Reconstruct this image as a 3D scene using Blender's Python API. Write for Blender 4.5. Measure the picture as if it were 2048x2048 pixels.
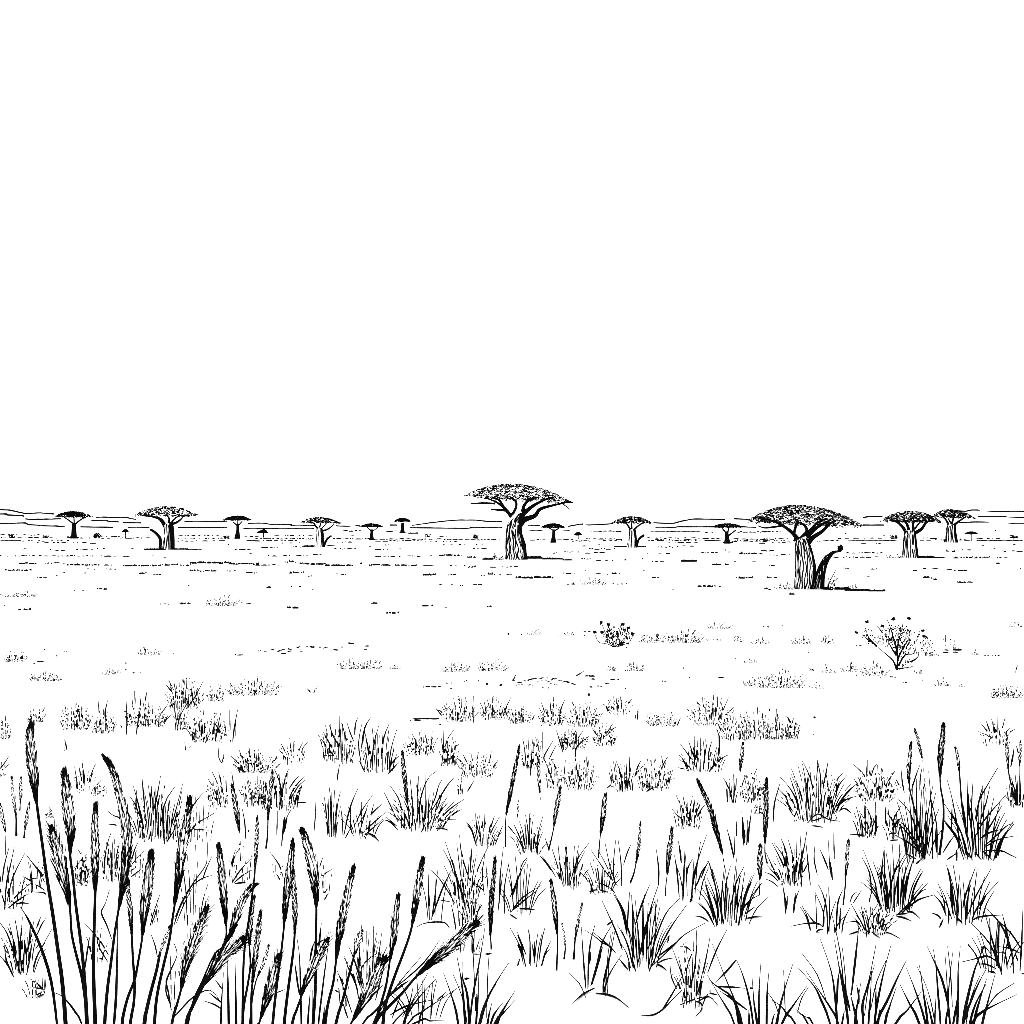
# Savanna plain drawn in black and white: pale ground, dark grasses, umbrella trees, low far hills.
import bpy, math, random
from mathutils import Vector

for o in list(bpy.data.objects):
    bpy.data.objects.remove(o)
scene = bpy.context.scene
COL = scene.collection
R = random.Random(11)

# ------------------------------------------------------------------ camera numbers
EYE = 2.5            # eye height above the plain, metres
FOC = 1992.0         # focal length in photograph pixels (35 mm lens, 2048 px wide)
HOR = 1060.0         # photograph row of the horizon
S = 520.0 / 1932.0   # photograph pixels per pixel of the survey sheets
SHEET = {}
for r_, oy in (('A', 940), ('B', 1230), ('C', 1420), ('D', 1700)):
    for c_, ox in (('1', 0), ('2', 510), ('3', 1020), ('4', 1528)):
        SHEET[r_ + c_] = (ox, oy)

def px(sh, x, y):
    ox, oy = SHEET[sh]
    return ox + x * S, oy + y * S

def depth(Y):                       # distance of the ground seen at photograph row Y
    return EYE * FOC / max(Y - HOR, 0.6)

def at(X, Y, Z):                    # point at distance Z seen at photograph pixel X, Y
    return Vector(((X - 1024.0) / FOC * Z, Z, EYE - (Y - HOR) / FOC * Z))

def ground(X, Y):
    Z = depth(Y)
    return Vector(((X - 1024.0) / FOC * Z, Z, 0.0))

# ------------------------------------------------------------------ materials
def material(name, lo, hi, scale=6.0, rough=1.0):
    m = bpy.data.materials.new(name)
    m.use_nodes = True
    nt = m.node_tree
    b = nt.nodes['Principled BSDF']
    b.inputs['Roughness'].default_value = rough
    b.inputs['Specular IOR Level'].default_value = 0.0
    tc = nt.nodes.new('ShaderNodeTexCoord')
    no = nt.nodes.new('ShaderNodeTexNoise')
    no.inputs['Scale'].default_value = scale
    no.inputs['Detail'].default_value = 4.0
    cr = nt.nodes.new('ShaderNodeValToRGB')
    cr.color_ramp.elements[0].position = 0.3
    cr.color_ramp.elements[1].position = 0.7
    cr.color_ramp.elements[0].color = (*lo, 1)
    cr.color_ramp.elements[1].color = (*hi, 1)
    nt.links.new(tc.outputs['Object'], no.inputs['Vector'])
    nt.links.new(no.outputs['Fac'], cr.inputs['Fac'])
    nt.links.new(cr.outputs['Color'], b.inputs['Base Color'])
    return m

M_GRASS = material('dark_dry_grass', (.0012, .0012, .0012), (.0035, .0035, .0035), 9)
M_SEED = material('dark_seed_husk', (.0010, .0010, .0010), (.0030, .0030, .0030), 20)
M_LEAF = material('dark_tree_leaf', (.0010, .0010, .0010), (.0030, .0030, .0030), 5)
M_DARK = material('dark_bark_furrow_and_shade', (.0010, .0010, .0010), (.0030, .0030, .0030), 7)
M_PALE = material('pale_bark', (.82, .82, .81), (.88, .88, .87), 5)
M_SAND = material('pale_sand_ground', (.60, .60, .60), (.66, .66, .65), .6)
M_HUSK = material('pale_seed_husk', (.80, .80, .79), (.86, .86, .85), 30)
M_HILL = material('pale_hillside', (.60, .60, .60), (.66, .66, .65), .01)
M_RIDGE = material('dark_ridge_outline', (.0010, .0010, .0010), (.0030, .0030, .0030), .05)

# ------------------------------------------------------------------ mesh helpers
class MB:
    def __init__(self):
        self.v, self.f, self.m = [], [], []

    def tube(self, pts, rad, sides=3, mat=0, rot=0.0, bands=None):
        n = len(pts)
        base = len(self.v)
        up0 = None
        for i, p in enumerate(pts):
            t = (pts[min(i + 1, n - 1)] - pts[max(i - 1, 0)])
            if t.length < 1e-9:
                t = Vector((0, 0, 1))
            t.normalize()
            if up0 is None:
                up0 = Vector((0, 1, 0)) if abs(t.y) < .8 else Vector((1, 0, 0))
            a = (up0 - t * up0.dot(t)).normalized()
            up0 = a
            b = t.cross(a)
            for k in range(sides):
                q = rot + 2 * math.pi * k / sides
                self.v.append(p + (a * math.cos(q) + b * math.sin(q)) * rad[i])
        for i in range(n - 1):
            for k in range(sides):
                k2 = (k + 1) % sides
                self.f.append((base + i * sides + k, base + i * sides + k2, base + (i + 1) * sides + k2, base + (i + 1) * sides + k))
                self.m.append(bands[i] if bands else mat)
        self.f.append(tuple(base + k for k in range(sides))[::-1])
        self.f.append(tuple(base + (n - 1) * sides + k for k in range(sides)))
        self.m += [mat, mat]

    def spindle(self, a, b, r, mat=0, flat=1.0, fat=.45):
        t = b - a
        L = t.length
        if L < 1e-9:
            return
        t = t / L
        u = Vector((0, 0, 1)) if abs(t.z) < .8 else Vector((1, 0, 0))
        s = t.cross(u).normalized()
        u = s.cross(t)
        c = a + (b - a) * fat
        i = len(self.v)
        self.v += [a, b, c + s * r, c + u * r * flat, c - s * r, c - u * r * flat]
        for k in range(4):
            k2 = (k + 1) % 4
            self.f += [(i, i + 2 + k2, i + 2 + k), (i + 1, i + 2 + k, i + 2 + k2)]
            self.m += [mat, mat]

    def build(self, name, mats, parent=None, loc=Vector((0, 0, 0)), smooth=False):
        me = bpy.data.meshes.new(name)
        me.from_pydata([tuple(p - loc) for p in self.v], [], self.f)
        for m in mats:
            me.materials.append(m)
        if len(mats) > 1:
            me.polygons.foreach_set('material_index', self.m)
        if smooth:
            me.polygons.foreach_set('use_smooth', [True] * len(me.polygons))
        me.update()
        o = bpy.data.objects.new(name, me)
        COL.objects.link(o)
        if parent is not None:
            o.parent = parent
        else:
            o.location = loc
        return o

def tag(o, label, cat, group=None):
    o['label'] = label
    o['category'] = cat
    if group:
        o['group'] = group

def root_at(name, loc, label, cat, group=None):
    o = bpy.data.objects.new(name, None)
    o.empty_display_size = .2
    o.location = loc
    COL.objects.link(o)
    tag(o, label, cat, group)
    return o

def smooth_line(P, per=3):          # Catmull-Rom through pixel points
    if len(P) < 3:
        (x0, y0), (x1, y1) = P[0], P[-1]
        return [(x0 + (x1 - x0) * i / 3, y0 + (y1 - y0) * i / 3) for i in range(4)]
    out = []
    for i in range(len(P) - 1):
        p0, p1, p2, p3 = P[max(i - 1, 0)], P[i], P[i + 1], P[min(i + 2, len(P) - 1)]
        for j in range(per):
            t = j / per
            out.append(tuple(.5 * (2 * p1[k] + (p2[k] - p0[k]) * t + (2 * p0[k] - 5 * p1[k] + 4 * p2[k] - p3[k]) * t * t
                                   + (3 * p1[k] - p0[k] - 3 * p2[k] + p3[k]) * t ** 3) for k in (0, 1)))
    out.append(P[-1])
    return out

def lift(P, rnd, lean=.35, Zmax=None):
    """a line surveyed in the photograph, root first, stood up on the ground at its root with a lean in depth of its own"""
    X0, Y0 = P[0]
    if Y0 > 2040:                   # rooted below the frame: carry the stem on down to the soil
        dx, dy = P[0][0] - P[1][0], P[0][1] - P[1][1]
        drop = 95 + rnd.random() * 45
        k = drop / max(dy, 12)
        X0, Y0 = X0 + dx * k * .6, Y0 + drop
        P = [(X0, Y0)] + P
    Z0 = min(depth(Y0), Zmax) if Zmax else depth(Y0)
    Q = smooth_line(P)
    top = min(p[1] for p in Q)
    hm = (Y0 - top) / FOC * Z0
    off = (rnd.random() * 2 - 1) * lean * hm
    n = len(Q) - 1
    out = []
    for i, (X, Y) in enumerate(Q):
        Z = Z0 + off * (i / n) ** 1.4
        if Y > HOR + 20:
            Z = min(Z, depth(Y) * .998)
        out.append(at(X, Y, Z))
    return out, Z0

def parse(sh, s):
    res = []
    for part in s.split(';'):
        v = [float(q) for q in part.replace(',', ' ').split()]
        if len(v) >= 4:
            res.append([px(sh, v[i], v[i + 1]) for i in range(0, len(v) - 1, 2)])
    return res

# ------------------------------------------------------------------ grass tufts
def finer(a, k):
    out = []
    for i in range(len(a) - 1):
        out += [a[i] + (a[i + 1] - a[i]) * (j / k) for j in range(k)]
    return out + [a[-1]]

def blade(mb, P, w, rnd, lean=.35, Zmax=None, bleach=0.0):
    pts, Z0 = lift(P, rnd, lean, Zmax)
    n = len(pts)
    r0 = w / FOC * Z0 / 1.62
    prof = [r0 * (.56 + .52 * math.sin(math.pi * min(1, i / (n - 1) * 1.15)) - .55 * max(0, i / (n - 1) - .45)) for i in range(n)]
    fine = 1.12 * Z0 / FOC
    prof = [max(q, fine) for q in prof[:-1]] + [fine * .8]
    bands = None
    if bleach:                      # dry blades with bleached stretches along them
        pts, prof = finer(pts, 2), finer(prof, 2)
        bands = [1 if rnd.random() < bleach else 0 for _ in pts]
    mb.tube(pts, prof, 3, 0, rnd.random() * 6, bands)

def Y_OF(Z):
    return HOR + EYE * FOC / Z

FILL = .95
BLEACH = .46
TUFTS = 0
def tuft(sh, label, box, n, w=2.5, ex='', rootw=.45, cat='grass tuft', group=None, name='grass_tuft', lean=.35, hmin=.58):
    global TUFTS
    TUFTS += 1
    rnd = random.Random(1000 + TUFTS)
    x0, x1, yb, yt = box
    W, H, cx = x1 - x0, yb - yt, (x0 + x1) / 2
    mb = MB()
    Zb = depth(px(sh, cx, yb)[1] if px(sh, cx, yb)[1] < 2030 else 2160)
    Hm = H * S / FOC * Zb
    Zmax = Zb + .42 * Hm
    for P in parse(sh, ex):
        blade(mb, P, w * (.95 + .3 * rnd.random()) * (1 if w < 3 else .86), rnd, lean, Zmax)
    n = max(1, min(round(n * FILL), int(W * S * (.35 + .65 * rootw) / (1.9 if w < 2.8 else 3.3)))) if n else 0
    for i in range(n):
        u = ((i + rnd.random()) / n) * 2 - 1
        rx = cx + u * rootw * W / 2
        ry = yb - rnd.random() * min(.3 * H, max(1.0, (Y_OF(Zb) - Y_OF(Zb + .42 * Hm)) / S))
        tx = cx + u * W / 2 + (rnd.random() - .5) * .12 * W
        h = H * (1 - .5 * abs(u) ** 1.6) * (hmin + (1 - hmin) * rnd.random())
        ty = ry - h
        mx, my = rx + (tx - rx) * .38, ry - h * .56
        blade(mb, [px(sh, rx, ry), px(sh, mx, my), px(sh, tx, ty)], min(max(w * (.66 + .22 * rnd.random()), 2.1), 2.5), rnd, lean, Zmax, BLEACH if w < 2.8 else (.2 if w < 3.5 else 0))
    X, Y = px(sh, cx, yb)
    g = ground(X, Y)
    o = mb.build(name, [M_GRASS, M_HUSK], None, g)
    tag(o, label, cat, group)
    return o

# ------------------------------------------------------------------ grass stalks with seed heads
STALKS = 0
def stalk(sh, label, head, stem, width, awn=0.0, sw=4.0, group=None, dens=1.0, stemw2=None):
    """head: line from its tip down; stem: line from the head's foot down to the soil; sheet units"""
    global STALKS
    STALKS += 1
    rnd = random.Random(5000 + STALKS)
    hp, sp = parse(sh, head)[0], parse(sh, stem)[0]
    nh = len(hp)
    line = sp[::-1] + hp[::-1][1:] if hp[-1] == sp[0] else sp[::-1] + hp[::-1]
    pts, Z0 = lift(line, rnd, .12)
    # split where the head's foot lies
    hx, hy = hp[-1]
    q = at(hx, hy, Z0)
    k = min(range(len(pts)), key=lambda i: (pts[i].x / pts[i].y - q.x / q.y) ** 2 + ((pts[i].z - EYE) / pts[i].y - (q.z - EYE) / q.y) ** 2)
    k = max(1, min(k, len(pts) - 3))
    ppm = Z0 / FOC
    base = Vector((pts[0].x, pts[0].y, 0))
    root = root_at('grass_stalk', base, label, 'grass stalk', group)
    mb = MB()
    ns = k + 1
    r0 = sw * ppm / 1.8
    kk = min(len(pts) - 1, k + max(1, (len(pts) - k) // 5))
    mb.tube([p - base for p in pts[:kk + 1]], [r0 * (1.15 - .45 * min(1, i / ns)) for i in range(kk + 1)], 5, 0)
    mb.build('stem', [M_GRASS], root)
    # the head: a core and spikelets set round it
    ax = [p - base for p in pts[k:]]
    L = sum((ax[i + 1] - ax[i]).length for i in range(len(ax) - 1))
    def along(t):
        d = t * L
        for i in range(len(ax) - 1):
            s = (ax[i + 1] - ax[i]).length
            if d <= s or i == len(ax) - 2:
                tt = (ax[i + 1] - ax[i]).normalized()
                return ax[i] + tt * min(d, s * 1.02), tt
            d -= s
    hw = width * S * ppm / 2 * 1.08
    mb = MB()
    fatness = .74 if width > 55 else .50
    core = [along(.08 + .9 * i / 9) for i in range(10)]
    mb.tube([c[0] for c in core], [max(hw * fatness * math.sin(math.pi * (.02 + .93 * i / 9)) ** .8, .3 * ppm) for i in range(10)], 8, 1)
    for q in range(6 if width > 55 else 0):              # dark seams between the husk rows
        mb.tube([c[0] + (Vector((math.cos(q * 1.047 + .2 * i), -math.sin(q * 1.047 + .2 * i), 0)) * max(hw * fatness * math.sin(math.pi * (.02 + .93 * i / 9)) ** .8, .3 * ppm)) for i, c in enumerate(core)], [1.05 * ppm] * 10, 3, 0)
    cap = [along(.90 + .10 * i / 4) for i in range(5)]
    mb.tube([c[0] for c in cap], [hw * (.58 - .10 * i) * (.5 if i == 0 else 1) for i in range(5)], 6, 0)
    lpx = L / ppm
    ln = min(max(.13 * L, 3.2 * hw), .3 * L)
    N = int(dens * max(26, min(165, lpx * .80)) * (1.0 if width <= 55 else 1))
    for i in range(N):
        t = -.03 + (i + rnd.random()) / N * .96
        t = max(t, 0)
        p, d = along(t)
        prof = min(1.0, .42 + 2.2 * t) * (1 - .62 * max(0, (t - .45) / .55) ** 1.4)
        a = Vector((0, 1, 0)).cross(d).normalized()
        b = d.cross(a)
        q = i * 2.39996 + rnd.random() * .5
        rad = a * math.cos(q) + b * math.sin(q)
        ll = ln * (.65 + .5 * rnd.random()) * (1 - .45 * t)
        tipo = hw * prof * (.84 + .40 * rnd.random())
        e = p + d * ll + rad * tipo
        s = p + rad * tipo * .35
        if (e - ax[0]).dot(ax[-1] - ax[0]) > (ax[-1] - ax[0]).length_squared * 1.03:
            continue
        mb.spindle(s, e, (1.25 + .5 * rnd.random()) * ppm * (1.06 if width > 55 else .92), 0, 1, .4)
        if awn and rnd.random() < .6:
            e2 = e + d * ll * .45 * awn + rad * hw * .95 * awn * (.6 + .6 * rnd.random())
            mb.tube([e - (e - s) * .4, (e + e2) / 2 + d * .01, e2], [.8 * ppm, .75 * ppm, .35 * ppm], 3, 0)
    mb.build('seed_head', [M_SEED, M_HUSK], root)
    return root

# ------------------------------------------------------------------ umbrella trees
TREES = 0
def tree(sh, label, trunk, limbs, crown, stub=None, pale=True, group='umbrella trees over the plain', name='umbrella_tree', chips=1.0, ribs=25, cat='tree'):
    """trunk/limbs/stub: lists of x, y, radius in sheet units; crown: x0, x1, rim row left, rim row right, top row, x of top"""
    global TREES
    TREES += 1
    rnd = random.Random(300 + TREES)
    bx, by = px(sh, trunk[0][0], trunk[0][1])
    Z = depth(by)
    ppm = Z / FOC
    k = S * ppm                                  # metres per sheet unit
    base = ground(bx, by)
    root = root_at(name, base, label, cat, group)
    def loc(x, y, dz=0.0):
        X, Y = px(sh, x, y)
        p = at(X, Y, Z)
        return Vector((p.x - base.x, dz, p.z))
    def limb(mb, pts, lean, furrow, sides=10, flank=.74):
        n0 = len(pts)
        C = smooth_line([(p[0], p[1]) for p in pts], 4)
        n = len(C)
        rr = [pts[0][2]] * n
        for i in range(n):
            f = i / (n - 1) * (n0 - 1)
            a = min(int(f), n0 - 2)
            rr[i] = pts[a][2] + (pts[a + 1][2] - pts[a][2]) * (f - a)
        P = [loc(x, y, lean * (i / (n - 1))) for i, (x, y) in enumerate(C)]
        rad = [max(r * k, .9 * ppm) for r in rr]
        mb.tube(P, rad, sides, 0 if furrow else 1)
        if furrow:
            for j in range(ribs):
                a0 = 2 * math.pi * (j + .3 * rnd.random()) / ribs
                tw = (rnd.random() - .5) * .22
                ph, am = rnd.random() * 6, .04 + .06 * rnd.random()
                i = 0
                heavy = math.cos(a0) > flank       # shaded right side, put in as thicker unbroken dark ribs
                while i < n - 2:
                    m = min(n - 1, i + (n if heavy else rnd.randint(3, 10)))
                    L = []
                    for q in range(i, m + 1):
                        a = a0 + tw * q / n + am * math.sin(ph + q * .9)
                        L.append(P[q] + Vector((math.cos(a), -math.sin(a), 0)) * rad[q] * 1.0)
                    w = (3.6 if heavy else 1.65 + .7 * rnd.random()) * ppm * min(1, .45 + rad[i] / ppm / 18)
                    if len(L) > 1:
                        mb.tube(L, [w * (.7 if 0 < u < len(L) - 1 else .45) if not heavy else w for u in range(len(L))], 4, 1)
                    i = m + (0 if heavy else rnd.randint(0, 1))
    mb = MB()
    limb(mb, trunk, 0, pale, 14)
    mb.build('trunk', [M_PALE, M_DARK], root, smooth=True)
    for l in limbs:
        mb = MB()
        limb(mb, l, (rnd.random() - .5) * 90 * k * (l[0][2] / 16), False, 8)
        mb.build('limb', [M_PALE, M_DARK], root, smooth=True)
    if stub:
        mb = MB()
        limb(mb, stub, -10 * k, pale and stub[0][2] > 30, 8, .93)
        mb.build('side_stem', [M_PALE, M_DARK], root, smooth=True)
    # crown: leaf sprays through a shallow dome
    x0, x1, yl, yr, yt, xt = crown
    mb = MB()
    cx, hw = (x0 + x1) / 2, (x1 - x0) / 2
    ym = (yl + yr) / 2
    H = ym - yt
    big = hw * S > 40
    N = int(chips * (hw * 2 * S) * H * S * (.31 if big else .60))
    seq = TREES * 37
    for i in range(N):
        if rnd.random() < .26:                                  # roof and rim of the crown
            a = rnd.random() * 2 * math.pi
            rr = math.sqrt(rnd.random())
            ux, uz = rr * math.cos(a), rr * math.sin(a)
            v = (1 - rr ** 2.1) * (1 - .05 * rnd.random()) if rnd.random() < .6 else -.12 + .14 * rnd.random()
        else:                                                   # evenly spread sprays inside the dome
            while True:
                seq += 1
                ux, v = 2 * ((.5 + seq * .7548776662) % 1) - 1, (.5 + seq * .5698402910) % 1
                if v < 1 - abs(ux) ** 2.1:
                    break
            wide = math.sqrt(max(0, (1 - v) ** (2 / 2.1) - ux * ux))
            uz = wide * (2 * rnd.random() - 1)
        x = cx + hw * ux + (xt - cx) * v
        y = yl + (yr - yl) * (ux + 1) / 2 - H * v
        ln = (1.7 + 2.5 * rnd.random()) * ppm * (1.1 if big else .95)
        an = rnd.random() * 6.3
        slope = -.55 * ux * H / hw * 2 * (1 if v > 0 else 0)
        dv = Vector((math.cos(an), math.sin(an), 0))
        dv.z = slope * dv.x * (1 if v > .05 else .3) + (rnd.random() - .5) * .22
        p = loc(x, y, uz * hw * k * .85)
        mb.spindle(p - dv * ln, p + dv * ln, (1.0 + .3 * rnd.random()) * ppm * (1.0 if big else 1.05), 0, .85, .5)
    mb.build('crown', [M_LEAF], root)
    return root

# small far trees: a stem and a flat dark crown
def small_tree(sh, label, x, yb, x0, x1, yc, th=16):
    return tree(sh, label, [(x, yb, 5), (x, (yb + yc) / 2, 4), (x, yc + 6, 5)], [], (x0, x1, yc + th / 2, yc + th / 2, yc - th / 2, x),
                None, False, 'tiny umbrella trees far out on the plain', 'small_tree', 3.2)

def far_bush(sh, label, x, yb, w, h, n=46):
    global TREES
    TREES += 1
    rnd = random.Random(800 + TREES)
    X, Y = px(sh, x, yb)
    Z = depth(Y)
    k = S * Z / FOC
    base = ground(X, Y)
    mb = MB()
    for i in range(n):
        a, rr, v = rnd.random() * 6.283, math.sqrt(rnd.random()), rnd.random()
        p = base + Vector((rr * math.cos(a) * w / 2 * k, rr * math.sin(a) * w / 2 * k, (.12 + .8 * v) * h * k))
        d = Vector((rnd.random() - .5, rnd.random() - .5, rnd.random() * .8 - .2)).normalized() * h * k * .33
        mb.spindle(p - d, p + d, h * k * .13, 0, 1, .5)
    o = mb.build('round_bush', [M_LEAF], None, base)
    tag(o, label, 'bush', 'dark round bushes far out on the plain')
    return o

# ================================================================== SETTING
def make_ground():
    mb = MB()
    xs = [-9000, -2500, -600, -150, -40, 0, 40, 150, 600, 2500, 9000]
    ys = [-60, 0, 4, 8, 16, 40, 120, 400, 1500, 5000, 12000]
    for y in ys:
        for x in xs:
            mb.v.append(Vector((x, y, 0)))
    n = len(xs)
    for j in range(len(ys) - 1):
        for i in range(n - 1):
            mb.f.append((j * n + i, j * n + i + 1, (j + 1) * n + i + 1, (j + 1) * n + i))
            mb.m.append(0)
    o = mb.build('ground', [M_SAND])
    o['kind'] = 'structure'
make_ground()

def hill_range(D, runs, ends, thick, depthm):
    """runs: surveyed pieces of one crest; ends: the low crest outside them"""
    pts = []
    P = []
    for sh, s in runs:
        for L in parse(sh, s):
            P.append(L)
            pts += L
    pts = sorted(pts + ends)
    def crest(X):
        for i in range(len(pts) - 1):
            if pts[i][0] <= X <= pts[i + 1][0]:
                f = (X - pts[i][0]) / max(pts[i + 1][0] - pts[i][0], 1e-6)
                return pts[i][1] + (pts[i + 1][1] - pts[i][1]) * f
        return pts[0][1] if X < pts[0][0] else pts[-1][1]
    mb = MB()
    X, n = -500, 0
    prof = [(-1, 0), (-.75, .22), (-.5, .55), (-.25, .87), (0, 1), (.3, .86), (.7, .4), (1, 0)]
    while X <= 2560:
        c = at(X, crest(X), D)
        z = max(c.z, .3)
        for t, f in prof:
            mb.v.append(Vector((c.x, D + t * depthm, z * f if f else -2)))
        X += 6
        n += 1
    m = len(prof)
    for i in range(n - 1):
        for j in range(m - 1):
            a = i * m + j
            mb.f.append((a, a + m, a + m + 1, a + 1))
            mb.m.append(0)
    ppm = D / FOC
    for L in P:
        q = []
        for i in range(len(L) - 1):
            (xa, ya), (xb, yb) = L[i], L[i + 1]
            st = max(1, int(abs(xb - xa) / 8))
            q += [(xa + (xb - xa) * j / st, ya + (yb - ya) * j / st) for j in range(st)]
        q.append(L[-1])
        mb.tube([at(x, y, D) + Vector((0, -2, thick * ppm * .35)) for x, y in q], [thick * ppm * (.85 + .3 * R.random()) for _ in q], 8, 1)  # drawn hill outline, traced along the crest as dark tubes
    o = mb.build('hills', [M_HILL, M_RIDGE])
    o['kind'] = 'structure'

hill_range(5200, [
    ('A1', '-60,296 0,300 70,302 150,320 200,330 300,323 400,332; 715,360 740,355 950,360 1010,372; 1370,390 1450,385 1690,390; 1840,403 1932,400'),
    ('A2', '0,400 60,400 140,412 270,412 280,420 450,420; 600,420 720,425 780,415; 1000,415 1055,415; 1165,418 1270,402 1410,385 1500,377 1640,377 1720,387 1835,390'),
    ('A3', '130,420 225,420; 430,425 500,412 545,405; 560,415 680,410 770,404; 1065,397 1150,402 1215,402 1270,387 1350,370 1475,370 1600,375; 1665,368 1770,372'),
    ('A4', '735,360 770,352 880,350; 1440,310 1500,312 1540,302 1590,303 1610,315 2000,315')],
    [(-500, 1012), (2560, 1025)], 2.3, 900)
hill_range(3900, [
    ('A1', '-60,332 50,332 60,340 175,345; 190,368 220,372 310,372 450,368; 680,382 800,382 810,390 880,390; 915,398 1045,398'),
    ('A4', '735,415 890,415; 1590,352 1785,352 1810,358 2000,360')],
    [(-500, 1022), (300, 1050), (360, 1059), (1500, 1059), (1690, 1054), (1790, 1050), (1900, 1038), (2560, 1037)], 2.3, 700)
hill_range(2900, [
    ('A1', '-60,402 100,402 190,398 210,412 290,415 300,420 420,422 480,428; 600,428 840,432; 950,435 1110,435; 1325,435 1460,432 1530,432 1690,435; 1810,442 1932,442'),
    ('A2', '30,442 440,442; 1150,435 1400,437 1590,440 1600,435 1840,435'),
    ('A3', '1080,435 1230,435 1240,428 1510,428 1740,428 1830,435'),
    ('A4', '1450,397 1550,392 1650,392 1680,405 2000,405')],
    [(-500, 1048), (640, 1059), (800, 1059), (1080, 1059), (1290, 1058), (1530, 1057.5), (1850, 1056), (2560, 1049)], 2.3, 500)

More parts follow.
